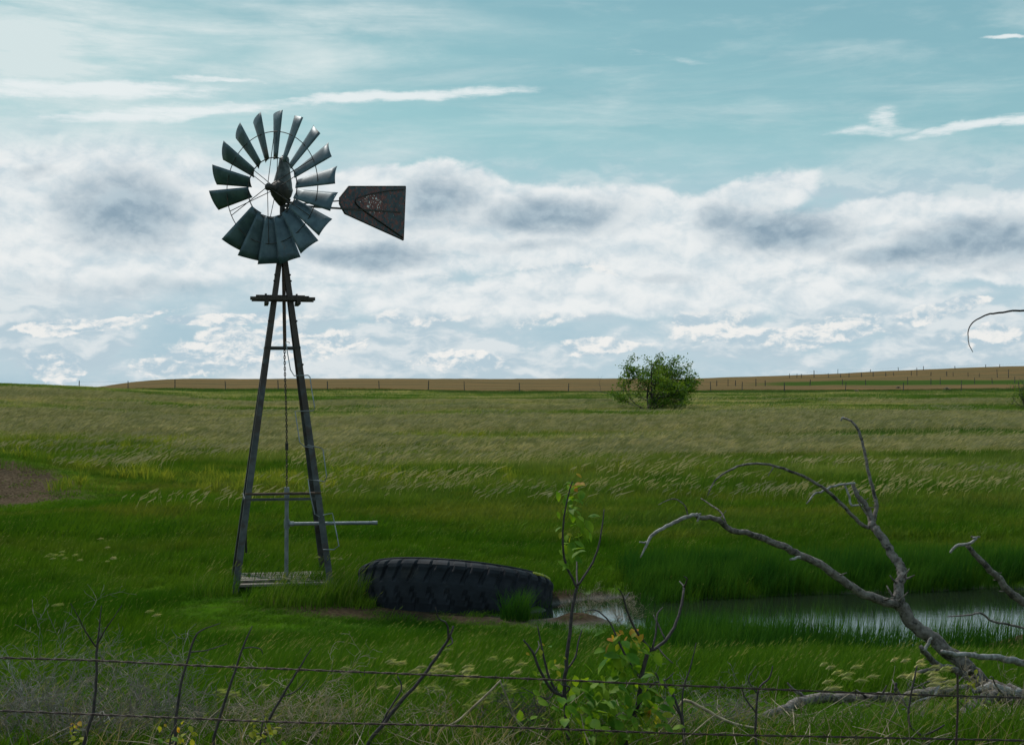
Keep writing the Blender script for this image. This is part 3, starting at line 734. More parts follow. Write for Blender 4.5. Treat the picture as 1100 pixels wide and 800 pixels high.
# tall grass clumps placed singly
def clump(px, py, h, n, rad, label, mat, d0=7, w=.009, wind=.5, lean=.45, g=None):
    g = g or Gh(px, py, 0, d0); mb = tuft(n, rad, h, w, lean, wind, int(px * 7 + py))
    o = mb.build('grass_clump', mat); o.location = (g.x, g.y, Hs(g.x, g.y) - .02)
    return tag(o, label, 'grass clump', 'grass clumps around the windmill and tire')
clump(553, 666, .50, 230, .20, 'tall spiky grass clump growing against the right front of the tire', reedm)
clump(592, 676, .16, 90, .2, 'low dark grass clump at the right end of the tire', reedm)
seedy = lambda *a: None
def weeds(px, py, h, n, rad, label, seeds=14):
    g = Gh(px, py, 0, 7); mb = tuft(n, rad, h, .011, .55, .55, int(px + py), seeds=seeds, hs=.10)
    o = mb.build('grass_clump', [clumpm, lightg]); o.location = (g.x, g.y, Hs(g.x, g.y) - .02)
    return tag(o, label, 'grass clump', 'grass clumps around the windmill and tire')
clumpm = mat_grass('weed_clump_blades', fixed=((.045, .115, .008), (.085, .155, .014)), var=.3)
weeds(284, 648, .34, 150, .30, 'bright grass clump just right of the left windmill leg')
weeds(320, 650, .46, 300, .50, 'thick seeding grass clump in front of the well cover', 22)
weeds(372, 648, .55, 260, .36, 'tall grass clump filling the gap between the windmill and the tire', 20)
weeds(228, 640, .44, 150, .40, 'pale seeding weed clump left of the windmill', 26)
weeds(350, 630, .50, 170, .34, 'grass clump inside the right windmill leg', 14)
weeds(292, 628, .42, 190, .50, 'grass clump behind the well cover under the tower', 18)
weeds(425, 668, .15, 110, .28, 'short weed clump on bare soil below the tire', 2)
weeds(388, 652, .22, 110, .25, 'small weed clump at the left foot of the tire', 3)
weeds(20, 502, .6, 200, .9, 'dark grass tussock on the lip of the left dirt bank', 0)
weeds(88, 530, .5, 200, .9, 'dark grass tussock at the right end of the dirt bank', 0)
# ------------------------------------------------------------------ far bush
def bush(name, base, w, h, label, seed, nleaf=5200, cat='tree', lean=.25, ls=.17):
    rr = random.Random(seed); o = empty(name, base, label, cat)
    tr = MB(); ends = []
    def grow(p, dr, L, r, depth):
        pts = [(*p, r)]; q = Vector(p); dd = Vector(dr)
        n = 5
        for i in range(n):
            dd = (dd + Vector((rr.uniform(-.25, .25) + lean * .12, rr.uniform(-.25, .25), rr.uniform(-.12, .16)))).normalized()
            q = q + dd * L / n; pts.append((*q, r * (1 - .6 * (i + 1) / n)))
            if depth < 3 and i >= 1 and rr.random() < .75:
                s = Vector((rr.gauss(.15, .8), rr.gauss(0, .8), rr.gauss(.25, .45))).normalized()
                grow(q, (dd * .6 + s * .8).normalized(), L * rr.uniform(.45, .7), r * .5, depth + 1)
            if depth >= 1: ends.append((Vector(q), depth))
        tr.tube([a[:3] for a in pts], [a[3] for a in pts], 5)
        if depth >= 1: ends.append((Vector(q), 4))
    for k in range(9):
        a = rr.uniform(0, 6.28); el_ = rr.uniform(.15, 1.3)
        grow((rr.uniform(-.3, .3), rr.uniform(-.3, .3), 0), Vector((math.cos(a) * math.cos(el_) * w / h * .75 + lean * .5, math.sin(a) * math.cos(el_), math.sin(el_))).normalized(), h * rr.uniform(.55, .85), .09 * h / 4.4, 0)
    for k in range(7):
        a = rr.uniform(0, 6.28); grow((0, 0, .1), Vector((math.cos(a) + .2, math.sin(a), rr.uniform(.1, .35))).normalized(), w * rr.uniform(.3, .5), .05 * h / 4.4, 0)
    tr.build('trunk', M['bark'], o)
    ends = [e for e in ends if abs(e[0].x - w * .06) < w * .56 and e[0].z < h * 1.0]
    lf = MB()
    for i in range(nleaf):
        e, dp = rr.choice(ends)
        c = e + Vector((rr.gauss(.10, .20), rr.gauss(0, .20), rr.gauss(0, .11)))
        if c.z < .05: continue
        s = ls * rr.uniform(.5, 1.2); u = Vector((rr.gauss(.6, 1), rr.gauss(0, 1), rr.gauss(.1, .6))).normalized(); v = u.orthogonal().normalized()
        v = (Matrix.Rotation(rr.uniform(0, 6.28), 3, u) @ v)
        lf.add([c - u * s * .5, c + v * s * .27, c + u * s * .5, c - v * s * .27], [(0, 1, 2, 3)])
    lf.build('crown', M['bush_leaf'], o); return o
g = Gh(698, 441, 0, 60)
bush('windblown_tree', (g.x, g.y, g.z - .1), g.y * 96 / F, g.y * 63 / F, 'solitary low windswept green tree standing alone in the far meadow', 3, 14000, ls=.19)
g = Gh(1105, 440, 0, 60)
bush('green_shrub', (g.x, g.y, g.z - .1), g.y * 36 / F, g.y * 30 / F, 'small green shrub cut off by the right edge of the meadow', 8, 3800, 'shrub', 0, .15)
# dry brown shrub by the far fence
def dryball(px, py, wpx, label, seed):
    g = Gh(px, py, 0, 60); rr = random.Random(seed); mb = MB(); r0 = g.y * wpx / F / 2
    for i in range(160):
        a = rr.uniform(0, 6.28); e = rr.uniform(0, 1.5); dr = Vector((math.cos(a) * math.cos(e), math.sin(a) * math.cos(e), math.sin(e) * .75))
        mb.tube([Vector((0, 0, 0)), dr * r0 * .6 + Vector((rr.gauss(0, .1), 0, rr.gauss(0, .1))) * r0, dr * r0 * rr.uniform(.8, 1.1)], [.03, .03, .012], 3)
    o = mb.build('dry_shrub', M['dry_twig']); o.location = g; tag(o, label, 'shrub', 'dry shrubs by the far fence')
dryball(1017, 419, 9, 'round brown dry shrub in the far pasture near the right fence', 1)
dryball(965, 417, 6, 'tiny brown dry shrub left of the round dry shrub along the far fence', 2)
dryball(920, 421, 7, 'low brown dry tuft at the foot of the far fence', 3)

# ------------------------------------------------------------------ far fences
def fence(name, label, posts, wires, mat=M['post_wood']):
    f = None; prev = None; tops = []
    pl = []
    for px, d, hh, lean in posts:
        x = (px - 550) / F * d; z = Hs(x, d); pl.append((x, d, z, hh, lean))
    x0, d0, z0 = pl[0][:3]
    f = empty(name, (x0, d0, z0), label, 'fence')
    for x, d, z, hh, lean in pl:
        mb = MB(); r = random.uniform(.055, .085) * (d / 200) ** .5
        mb.tube([(x - x0, d - d0, z - z0 - .3), (x - x0 + lean * .5 * hh, d - d0, z - z0 + hh * .5), (x - x0 + lean * hh, d - d0, z - z0 + hh)], [r, r * .9, r * .8], 7)
        mb.build('post', mat, f)
    for fr in wires:
        mb = MB(); pts = [(x - x0 + lean * hh * fr, d - d0, z - z0 + hh * fr) for x, d, z, hh, lean in pl]
        mb.tube(pts, .009, 4); mb.build('wire', M['wire'], f)
rr = random.Random(2)
A_px = [85, 137.6, 188, 242.5, 299, 352, 407.5, 460, 499, 558, 610.5, 669.5, 716, 763.5, 797, 842.5, 908, 970.5, 1032.5, 1095, 1160, 1230]
fence('wire_fence', 'post and wire fence running along the far edge of the meadow', [(p, 198 - max(0, p - 780) * .05, rr.uniform(1.25, 1.5), rr.gauss(0, .05)) for p in A_px], (.9, .6, .3))
B_px = [848, 856, 861, 874.5, 890, 903, 912, 925.5, 938, 951.6, 960, 979, 985, 1000, 1017, 1024, 1040, 1052, 1071.5, 1083.4, 1105, 1130]
fence('wire_fence', 'second fence of closely spaced posts beside the green strip on the right slope', [(p, 325 - (p - 848) * .14, (1.7 if p in (985, 1071.5, 1083.4, 874.5) else rr.uniform(.75, 1.05)), rr.gauss(0, .03)) for p in B_px], (.85, .5))
fence('wire_fence', 'thin fence along the skyline of the brown hill', [(p, 400, rr.uniform(.8, 1.3), rr.gauss(0, .04)) for p in (900, 935, 965, 992, 1026, 1059, 1074, 1110)], (.85,))
fence('wire_fence', 'short posts in the dip between the two right hand fences', [(p, 250, rr.uniform(1.0, 1.4), rr.gauss(0, .05)) for p in (770, 782, 790, 812, 822, 870, 905, 930, 975, 1000, 1010, 1047, 1066, 1090)], (.85,))

# ------------------------------------------------------------------ traced branches
def traced(name, mat, tr, d, parent=None, origin=None, dz=0.0, n=9, sub=4, seed=0, stubs=0, scale=.76):
    """tr: rows px, py, width_px, [depth offset]; a limb at depth d"""
    rnd = random.Random(seed + int(tr[0][0])); rows = []
    ph = rnd.uniform(0, 6)
    L = len(tr)
    for i, q in enumerate(tr):
        dd = d + (q[3] if len(q) > 3 else dz * i / max(1, L - 1)); p = P(q[0], q[1], dd)
        rows.append((p.x, p.y, p.z, max(.0012, q[2] * dd / F / 2 * scale)))
    s = spline(rows, sub, .17)
    o = Vector(origin) if origin is not None else Vector((0, 0, 0))
    mb = MB(); mb.tube([Vector(q[:3]) - o for q in s], [q[3] for q in s], n, True, 0, .06)
    for k in range(stubs):
        i = rnd.randrange(1, len(s) - 1); q = Vector(s[i][:3]) - o; r = s[i][3]
        dr = Vector((rnd.uniform(-1, 1), rnd.uniform(-1, .3), rnd.uniform(-.3, 1))).normalized()
        mb.tube([q, q + dr * r * 1.5, q + dr * r * rnd.uniform(2.2, 4.2) + Vector((0, 0, r * .5))], [r * .30, r * .22, r * .10], 6)
    return mb.build(name, mat, parent, True)
DD = 9.2
o0 = P(1090, 762, DD); o0.z = Hs(o0.x, o0.y)
dt = empty('dead_tree', o0, 'fallen grey dead tree with bare forked branches reaching left over the pond', 'dead tree')
def br(tr, dz=0., mat='dead', stubs=0, d=DD, name='branch', par=None, org=None, n=9, sub=4):
    return traced(name, M[mat], tr, d, par or dt, org if org is not None else o0, dz, n, sub, 1, stubs)
br([(1135, 775, 34), (1100, 752, 30), (1075, 743, 27), (1057, 735, 24), (1041, 720, 21), (1021, 702, 20), (998, 684, 19), (978, 666, 18), (965, 646, 18), (965, 640, 14)], 0, stubs=3, name='trunk', n=14, sub=5)
br([(969, 650, 14), (951, 646, 13), (929, 637, 12.5), (904, 622, 12), (881, 606, 11), (858, 595, 10.5), (842, 587, 10), (815, 576, 9), (799, 572, 8), (786, 569, 8), (777, 563, 8), (770, 557, 7.5), (754, 556, 6.5), (747.5, 553, 6)], -.5, stubs=5, n=10)
br([(750, 554, 6), (747.5, 552.5, 5.5), (732, 557, 5.5), (716, 565, 5), (702, 573, 5), (695, 584, 4), (688, 599, 1.5)], -.1, 'pale_dead', d=DD - .5)
br([(752, 551, 3.5), (751, 555, 3.5), (749, 560, 2.5)], 0, 'pale_dead', d=DD - .52)
br([(695, 582, 2.5), (691, 582.5, 2.5), (687, 582, 2)], 0, 'pale_dead', d=DD - .58)
br([(739, 553, 2), (736, 543.5, 2), (728, 537, 2), (720.5, 536, 1.6), (707, 542, 1)], -.2, d=DD - .5, n=6)
br([(780, 562, 3), (774.5, 550, 2.6), (763, 542, 2.2), (753, 535, 1.5)], .2, d=DD - .45, n=6)
br([(860, 598, 4.5), (853, 600, 4), (849, 601, 3)], -.05, 'pale_dead', d=DD - .25)
br([(966, 648, 15), (966, 628, 14), (969, 615, 13.5), (966, 606, 13), (959, 597, 12.5), (950, 580.6, 12), (941, 568, 11), (935.6, 562, 10.5)], .35, stubs=4, n=10)
U = DD + .35
br([(937, 566, 10), (933.4, 550, 8.5), (928, 540, 7.5), (920, 529, 6.5), (916, 519, 5)], .1, stubs=4, d=U)
br([(918, 519, 3), (916, 519, 3.5), (905, 520, 3.5), (892, 523, 3.5), (881.6, 528.5, 3.2), (875, 530, 2.8), (866.6, 541, 1.8)], -.15, 'pale_dead', d=U + .08, n=7)
br([(907.5, 521, 3.2), (912, 532, 3.2), (914, 542, 3.2), (920, 542.5, 2.8), (926, 542.4, 2.4)], -.05, 'pale_dead', d=U + .05, n=7)
br([(931, 553, 2.5), (926, 545, 2.2), (921, 537, 2)], 0, d=U, n=6)
br([(938, 562, 6), (939, 558, 6.5), (941.7, 543.5, 5.5), (939, 530, 5), (934.5, 514, 4.6), (931, 496, 4.4), (928, 483, 4), (924, 467, 4), (919, 457, 3.6), (912, 451, 3.2), (905, 448.5, 2.8)], .3, stubs=5, d=U, n=8)
br([(907, 449, 3), (904.5, 449, 3.4), (903.5, 452, 2)], 0, 'pale_dead', d=U + .3, n=6)
br([(938, 567, 6), (925.5, 563, 5.5), (912, 550, 5.2), (896, 533, 5), (883, 523, 4.6), (862.5, 511, 4.2), (846.5, 505, 4), (826, 499, 3.6), (801.5, 498.5, 3.2), (783.5, 505, 2.8), (770, 514, 2.2), (764, 523, 1.8), (760, 532, 1.2)], -.4, stubs=2, d=U, n=8)
br([(831, 501, 1.8), (828, 506, 1.5), (825, 511, 1)], 0, d=U - .25, n=6)
br([(1045, 728, 11), (1036, 725, 10), (1023.5, 718, 9.5), (1011, 716, 9), (1000.6, 708, 8.5), (994, 700.5, 8), (989, 694, 6)], -.3, stubs=5)
br([(993, 699, 5), (998, 688, 4.5), (1001, 685, 3.5)], 0, 'pale_dead', d=DD - .3)
br([(1012, 716, 7), (1008, 718, 6.5), (998, 719.6, 6), (984, 722, 4.5)], -.1, d=DD - .15)
br([(1085, 750, 20), (1068, 748, 19), (1050, 755, 17), (1036, 765, 15), (1015, 785, 11), (995, 799, 8)], -.9, stubs=4, n=10, name='root')
br([(1095, 745, 14), (1080, 740, 13), (1062, 738, 11), (1046, 742, 7)], -.2, 'pale_dead', stubs=3, name='root')
br([(1130, 772, 15), (1090, 768, 12), (1062, 772, 10), (1045, 780, 6)], -.5, stubs=3, name='root')
# small gnarled twigs at the root
for s_ in range(9):
    rr = random.Random(s_ + 90); a = (rr.uniform(1000, 1095), rr.uniform(725, 790)); t = [(a[0], a[1], rr.uniform(3, 6))]
    for q in range(4): t.append((t[-1][0] - rr.uniform(2, 20), t[-1][1] + rr.uniform(-14, 12), t[-1][2] * .72))
    br(t, -.4, rr.choice(['dead', 'pale_dead', 'twig']), d=DD - rr.uniform(0, .4), n=6, name='twig')
# pale limb lying in front, and the second dead tree just outside the frame
o1 = P(1235, 775, 9.6); o1.z = Hs(o1.x, o1.y)
d2 = empty('dead_tree', o1, 'dead tree at the right edge with only a few bare crooked branches in view', 'dead tree')
def br2(tr, dz=0., mat='dead', stubs=0, d=9.6, name='branch', n=9): return br(tr, dz, mat, stubs, d, name, d2, o1, n)
br2([(1235, 890, 60), (1236, 760, 46), (1250, 600, 38), (1262, 450, 28), (1255, 330, 18), (1262, 230, 9)], 0, stubs=4, name='trunk', n=14)
br2([(1245, 690, 22), (1180, 680, 15), (1130, 662, 13), (1100, 646, 12.5), (1084.6, 635.6, 11), (1074.5, 621.6, 9.5), (1064, 612.7, 9), (1049, 598, 8), (1039, 586, 6)], -.3, stubs=6, n=10)
br2([(1045, 577.5, 2.5), (1049, 578.4, 3.5), (1040, 584, 4.6), (1027, 586, 4.4), (1020.7, 593.7, 3)], 0, 'pale_dead', d=9.28, n=7)
br2([(1043, 576, 3), (1047, 577, 3), (1053, 576.5, 2)], 0, d=9.3, n=6)
br2([(1245, 740, 18), (1160, 722, 12), (1100, 712, 10.5), (1084.6, 708, 10), (1062, 705, 8.5), (1041, 703, 7.5), (1023.5, 702, 7), (1012, 699, 5)], -.9, 'pale_dead', stubs=5, n=9)
br2([(1240, 720, 10), (1180, 690, 5), (1100, 674, 3.6), (1082, 670, 3.4), (1065.5, 666.7, 3.2), (1054, 658.5, 3), (1039, 660.5, 2.6), (1018.5, 662, 1.6)], -.4, 'dead', stubs=1, n=7)
br2([(1258, 370, 11), (1190, 352, 6), (1130, 337, 4), (1100, 334, 3), (1087.6, 334, 2.9), (1073.6, 336, 2.8), (1061, 337.7, 2.4), (1051, 342.4, 2.1), (1043.8, 347.6, 1.8), (1040.3, 354.7, 1.6), (1040, 362.5, 1.4), (1041, 370, 1.2), (1045, 378, 1)], -.5, 'bark', stubs=2, n=7)
# the log
lg = empty('fallen_log', Vector(Gh(940, 762, 0, 8)), 'weathered grey log lying in the grass behind the barbed wire', 'log')
dl = lg.location.y
lrow = [(735, 792, 4), (752, 785, 5), (790, 777, 7.5), (820, 768, 10), (845.5, 759, 12.5), (868, 750.5, 15), (896, 749, 14.5), (927, 749, 15), (962.5, 749, 16), (993, 745, 15), (1023.5, 741.5, 14), (1050, 738, 12)]
br([(a, b, c, Gh(a, b + c * .35, .03, 6).y - dl) for a, b, c in lrow], 0, stubs=6, d=dl, name='log_trunk', par=lg, org=lg.location, n=12)
br([(868, 752, 7), (860, 745, 5), (852, 740, 4), (846, 733, 2.5)], 0, d=dl, par=lg, org=lg.location)
br([(964, 745, 5), (962, 738, 4.5), (963, 733, 3)], 0, 'bark', d=dl, par=lg, org=lg.location)
br([(935, 757, 5), (925, 758, 4.5), (915, 757, 3)], 0, d=dl - .05, par=lg, org=lg.location)

# ------------------------------------------------------------------ saplings and stems in the foreground
def leafmesh(mb, c, dr, up, L, W, mi=0):
    dr = dr.normalized(); s = dr.cross(up); s = s.normalized() if s.length > 1e-4 else dr.orthogonal().normalized(); n = s.cross(dr)
    prof = [(0, 0), (.22, .36), (.48, .5), (.74, .34), (1, 0)]
    vs = [c]
    for t, w in prof[1:-1]:
        b = -.22 * t * t * L
        vs += [c + dr * t * L + s * w * W + n * (b + .10 * W), c + dr * t * L + n * b, c + dr * t * L - s * w * W + n * (b + .10 * W)]
    vs.append(c + dr * L - n * .22 * L)
    fs = [(0, 2, 1), (0, 3, 2), (1, 2, 5, 4), (2, 3, 6, 5), (4, 5, 8, 7), (5, 6, 9, 8), (7, 8, 10), (8, 9, 10)]
    mb.add(vs, fs, mi)
def sapling(label, paths, leaves, d, base_px, seed=1, mat='bark', name='sapling', cat='sapling', lsize=.068):
    rr = random.Random(seed); b = P(base_px, 830, d); b.z = Hs(b.x, b.y)
    o = empty(name, b, label, cat)
    first = True
    for tr in paths:
        if first:
            q = tr[0]; bb = b; kk = F / d
            tr = [(base_px, 425 + (CAMZ - b.z) * kk + 8, q[2] * 1.15)] + list(tr)
        traced('stem' if first else 'branch', M[mat], tr, d, o, b, rr.uniform(-.25, .25) if not first else 0, 7, 4, seed); first = False
    if leaves:
        groups = {}
        for (cx, cy, sx, sy, n, kind, ls) in leaves:
            mb = groups.setdefault(kind, MB())
            for i in range(n):
                p = P(rr.gauss(cx, sx), rr.gauss(cy, sy), d + rr.gauss(0, .07)) - b
                dr = Vector((rr.gauss(.5, .7), rr.gauss(-.3, .6), rr.gauss(-.5, .45)))
                L = lsize * ls * rr.uniform(.6, 1.2); leafmesh(mb, p, dr, Vector((rr.gauss(0, .3), rr.gauss(-.4, .3), 1)), L, L * .62)
        for kk, mb in groups.items(): mb.build('leaves', M[kk], o, True)
    return o
sapling('tall thin sapling with leafy orange tipped top, right of the tire',
    [[(611, 800, 6.5), (605.6, 744, 6), (609, 710, 5.5), (613, 669, 5), (617, 642.5, 4.6), (620.6, 629, 4.6)],
     [(620, 631, 4), (609, 609, 3.4), (604.5, 586, 3), (605.6, 556, 2.6), (611, 530, 2), (615, 517, 1.5)],
     [(620.5, 628, 3), (619.5, 615, 2.5), (619.5, 601, 1.8)], [(621, 628, 3.5), (634, 609, 3), (643, 586, 2.5), (647, 564, 2), (649, 547, 1.2)],
     [(606, 748, 5), (592.5, 740, 4.5), (581, 721, 4), (572, 700, 3.5), (562.5, 687, 2)], [(600, 746, 4), (590, 728, 3.5), (583, 700, 3), (577.5, 672, 1.5)],
     [(606, 746, 3), (612, 738, 2.5), (600, 736, 2.5), (590, 750, 2), (575, 745, 1.5), (560, 738, 1)],
     [(608, 720, 3), (618, 706, 2.5), (621, 690, 2), (625, 676, 1.5)], [(575, 702, 2), (579, 694, 1.8), (578, 688, 1)]],
    [(612, 535, 6, 10, 18, 'leaf', .8), (615, 560, 8, 12, 22, 'leaf', .9), (611, 590, 9, 10, 14, 'leaf', .9), (618, 519, 4, 4, 5, 'leaf_tip', .6), (604, 580, 6, 8, 3, 'leaf_yel', .7), (598, 722, 16, 16, 12, 'leaf', .7), (590, 708, 12, 6, 6, 'leaf_yel', .5), (575, 690, 5, 5, 2, 'leaf_tip', .4), (585, 752, 20, 14, 12, 'leaf', .9)], 6.6, 609, 1)
sapling('forked sapling with broad green leaves and orange tips beside the barbed wire',
    [[(671, 800, 8), (684, 762, 7), (688, 732, 6.5), (695.6, 699, 6)],
     [(695, 700, 5), (705, 695, 5), (718, 684, 4.4), (729, 661, 4), (734, 639, 3.6), (735, 629, 3)], [(735, 630, 2.5), (730, 624, 1.6)], [(735, 630, 3), (738, 622, 2), (735, 619, 1.5)],
     [(699, 697, 4), (682.5, 676, 3.5), (673, 654, 3), (669, 639, 2), (664, 632, 1.2)], [(670, 645, 2), (676, 636, 1.2)],
     [(701, 696, 3), (705, 675, 2.6), (706, 660, 2.4), (712, 652, 1.4)], [(714, 686, 2.4), (708, 672, 2.2), (702, 660, 1.6)], [(707, 695, 2.4), (714, 704, 2), (723, 712, 1.2)],
     [(690, 730, 4), (678, 715, 3.5), (665, 690, 3), (655, 668, 2.4), (640, 655, 1.8), (625, 657, 1)], [(688, 755, 3), (700, 735, 2.6), (715, 730, 2), (724, 722, 1.2)]],
    [(668, 705, 14, 11, 34, 'leaf', 1.1), (634, 738, 10, 10, 12, 'leaf', 1.25), (625, 745, 12, 12, 12, 'leaf', 1.2), (680, 745, 17, 20, 60, 'leaf', 1.0), (672, 775, 30, 14, 75, 'leaf', 1.0), (640, 765, 22, 14, 34, 'leaf', 1.0), (663, 684, 5, 4, 6, 'leaf_tip', .7), (680, 682, 6, 4, 8, 'leaf_tip', .7), (676, 690, 9, 5, 10, 'leaf_yel', .8), (702, 752, 5, 4, 4, 'leaf_tip', .6), (700, 770, 8, 8, 8, 'leaf_yel', .7)], 6.4, 668, 2)
sapling('bare dark leaning twig with a forked knobbly tip, left of the leafy saplings',
    [[(394.5, 800, 6), (413.6, 775, 5.5), (432.7, 751, 5), (454.5, 726, 4.6), (471, 702, 4.4), (482, 685.5, 4), (487, 672, 2.4)], [(482, 686, 4), (480, 670, 2.6), (471, 663.6, 2), (468, 652.7, 1.2)],
     [(408, 782, 3.4), (416, 765, 3), (431, 740, 2.4), (427, 726, 1.6)], [(484, 684, 3), (486, 690, 2), (480, 694, 1.5)]], None, 6.5, 388, 3, name='bare_twig', cat='twig')
sapling('slim bare upright stem crossing both wires at the far left',
    [[(90, 800, 5), (99.5, 767, 4.6), (103, 732, 4), (104.5, 693.6, 3.5), (106, 680, 2.5), (109, 650, 1)], [(105, 690, 3), (113, 676, 2), (120, 666, 1.8), (131, 650, 1)], [(103, 694, 2.4), (92, 678, 2), (84, 662, 1.5), (76, 648, 1)]], None, 6.2, 88, 4, name='bare_twig', cat='twig')
sapling('bare stem with a tip bent to the right, second upright from the left',
    [[(188, 800, 4.5), (189.5, 767, 4.4), (195, 732, 3.8), (200.5, 712.7, 3.4), (208.6, 685.5, 3), (218, 676, 1.8), (237, 669, 1)], [(204, 700, 2), (222, 698, 1.6), (244, 691, 1)]], None, 6.2, 187, 5, name='bare_twig', cat='twig')
sapling('straight thin bare stem leaning right, third upright from the left',
    [[(229, 800, 4.5), (237, 767, 4), (253.6, 718, 3.2), (260.4, 696, 2.8), (271, 672, 1.2)], [(260, 696, 2), (272, 695, 1.6), (280, 697, 1.4), (282, 702, 1)]], None, 6.3, 227, 6, name='bare_twig', cat='twig')
sapling('thin bare stem leaning right between the left stems and the forked dark twig',
    [[(286, 778, 4), (288, 773, 4), (304.5, 745.5, 3.4), (321, 718, 2.8), (334.5, 696, 1.2)], [(303, 748, 2), (318, 742, 1.6), (330, 730, 1)]], None, 6.6, 284, 7, name='bare_twig', cat='twig')
sapling('pale tan broken stalk bent over beside the log',
    [[(700, 795, 2.5), (718, 777, 3), (727, 765, 3.2), (735.6, 752, 4.5), (763.6, 765, 4.5), (789, 777, 4), (830, 784, 2)]], None, 6.8, 695, 8, 'dry_twig', 'broken_stalk', 'stalk')
sapling('pale tan dry stalk leaning right below the barley heads',
    [[(471, 786, 3.5), (490, 775.5, 3.5), (514.5, 753.6, 3.5), (538, 730, 2.6)], [(537, 731, 2), (545, 750, 2.4), (556, 775, 2), (570, 790, 1.5)]], None, 6.7, 462, 9, 'dry_twig', 'broken_stalk', 'stalk')
sapling('dark thin twig with short side shoots right of the leafy saplings',
    [[(735, 800, 5), (733, 775, 4.4), (722, 745, 3.6), (710, 733, 3), (704, 722, 2)], [(734, 780, 3), (733, 745, 2.4), (742, 715, 2), (748, 690, 1.2)], [(733, 772, 2.4), (720, 752, 2), (712, 748, 1.2)]], None, 6.5, 738, 10, name='bare_twig', cat='twig')
sapling('dark upright twig standing in front of the log and crossing the wire',
    [[(812, 800, 4), (812, 770, 3.6), (815, 740, 3), (826, 728, 2.4), (830, 715, 1.5)], [(812, 765, 2.4), (800, 748, 2), (797, 735, 1.2)], [(814, 745, 2), (804, 730, 1.6), (812, 715, 1)]], None, 6.5, 812, 11, name='bare_twig', cat='twig')
sapling('bent bare twig in front of the dead tree root, curling at its foot',
    [[(1000, 800, 4), (990, 790, 4), (978, 780, 3.6), (976, 765, 3.2), (979, 745, 2.8), (985, 715, 2)], [(990, 790, 3), (1003, 785, 3), (1015, 778, 2)], [(978, 765, 2), (970, 752, 1.8), (966, 745, 1)]], None, 6.6, 1003, 12, name='bare_twig', cat='twig')
sapling('small bright green leafy shoot growing beside the dead tree root',
    [[(1040, 800, 3), (1038, 765, 2.6), (1040, 735, 2.2), (1046, 725, 1.5)], [(1038, 760, 2), (1030, 750, 1.5), (1052, 750, 1.2)]],
    [(1044, 732, 6, 5, 14, 'leaf_yel', .55), (1040, 752, 12, 4, 12, 'leaf', .6)], 8.2, 1041, 13)
sapling('orange and yellow tipped leafy shoot in the bottom left corner',
    [[(82, 812, 3), (80, 795, 2.4), (78, 777, 1.6)]], [(80, 790, 5, 7, 12, 'leaf_yel', .5), (78, 776, 4, 2, 4, 'leaf_tip', .45)], 6.2, 82, 14)
sapling('yellow green leafy shoot at the bottom edge between the left bare stems',
    [[(182, 812, 3), (183, 795, 2.4), (188, 778, 1.6)], [(183, 798, 2), (200, 785, 1.4)]], [(190, 787, 9, 8, 16, 'leaf_yel', .55), (186, 778, 6, 2, 3, 'leaf_tip', .45), (178, 790, 6, 6, 6, 'leaf', .7)], 6.3, 182, 15)
sapling('bright green leafy shoot at the bottom edge beside the leaning stem',
    [[(280, 812, 3), (280, 790, 2.4), (284, 768, 1.6)]], [(281, 782, 7, 9, 22, 'leaf_yel', .55), (284, 790, 9, 8, 10, 'leaf', .6)], 6.3, 280, 16)
# wire stay at the right
# ------------------------------------------------------------------ dead twiggy shrubs and litter
def twigs(label, px, py, w, h, seed, mat='twig', n=26, d=7.0, lean=0., name='dead_shrub', flat=.0):
    rr = random.Random(seed); b = P(px, py, d); b.z = Hs(b.x, b.y); k = d / F; mb = MB()
    W, Hh = w * k, h * k + .0
    top = CAMZ - (py - h - 425) * k - b.z; Hh = max(top, .15)
    def g(p, dr, L, r, dep):
        pts = [Vector(p)]; rs = [r]; n_ = 6
        for i in range(n_):
            dr = (dr + Vector((rr.gauss(0, .22) + lean * .1, rr.gauss(0, .16), rr.gauss(-flat * .12, .16)))).normalized()
            pts.append(pts[-1] + dr * L / n_); rs.append(max(.0009, r * (1 - .75 * (i + 1) / n_)))
            if dep < 3 and rr.random() < .62:
                s = Vector((rr.gauss(0, 1), rr.gauss(0, .7), rr.gauss(.15, .7))).normalized()
                g(pts[-1], (dr * .7 + s * .7).normalized(), L * rr.uniform(.35, .62), rs[-1] * .7, dep + 1)
        mb.tube(pts, rs, 4 if dep else 5, False)
    for i in range(n):
        a = rr.uniform(0, 6.28); e = rr.uniform(.25, 1.35) * (1 - flat * .5)
        g((rr.gauss(0, W * .12), rr.gauss(0, .12), 0), Vector((math.cos(a) * math.cos(e) * W / Hh * 1.1 + lean, math.sin(a) * math.cos(e) * .6, math.sin(e))).normalized(), Hh * rr.uniform(.6, 1.05), rr.uniform(.0028, .005), 0)
    o = mb.build(name, M[mat]); o.location = b; tag(o, label, 'shrub', 'dead twiggy shrubs along the wire'); return o
twigs('grey dead tumbleweed like shrub filling the bottom left corner', 60, 800, 170, 125, 1, 'twig', 34, 7.0, -.1)
twigs('sparse pale dead twigs sprawling at the left edge over the lower wire', 10, 800, 120, 90, 2, 'pale_dead', 6, 6.7, .2, flat=.5)
twigs('tan dry weeds mixed into the left end of the wire tangle', 110, 806, 190, 80, 21, 'dry_twig', 22, 6.9, .1, flat=.3)
twigs('low tangle of grey twigs between the second and third bare stems', 165, 800, 140, 95, 3, 'twig', 24, 7.1)
twigs('brown tangled dead brush left of the leaning dark twig', 320, 805, 150, 85, 4, 'dry_twig', 40, 7.0, flat=.4)
twigs('brown low brush right of the leaning dark twig', 470, 805, 160, 62, 5, 'dry_twig', 38, 7.0, flat=.5)
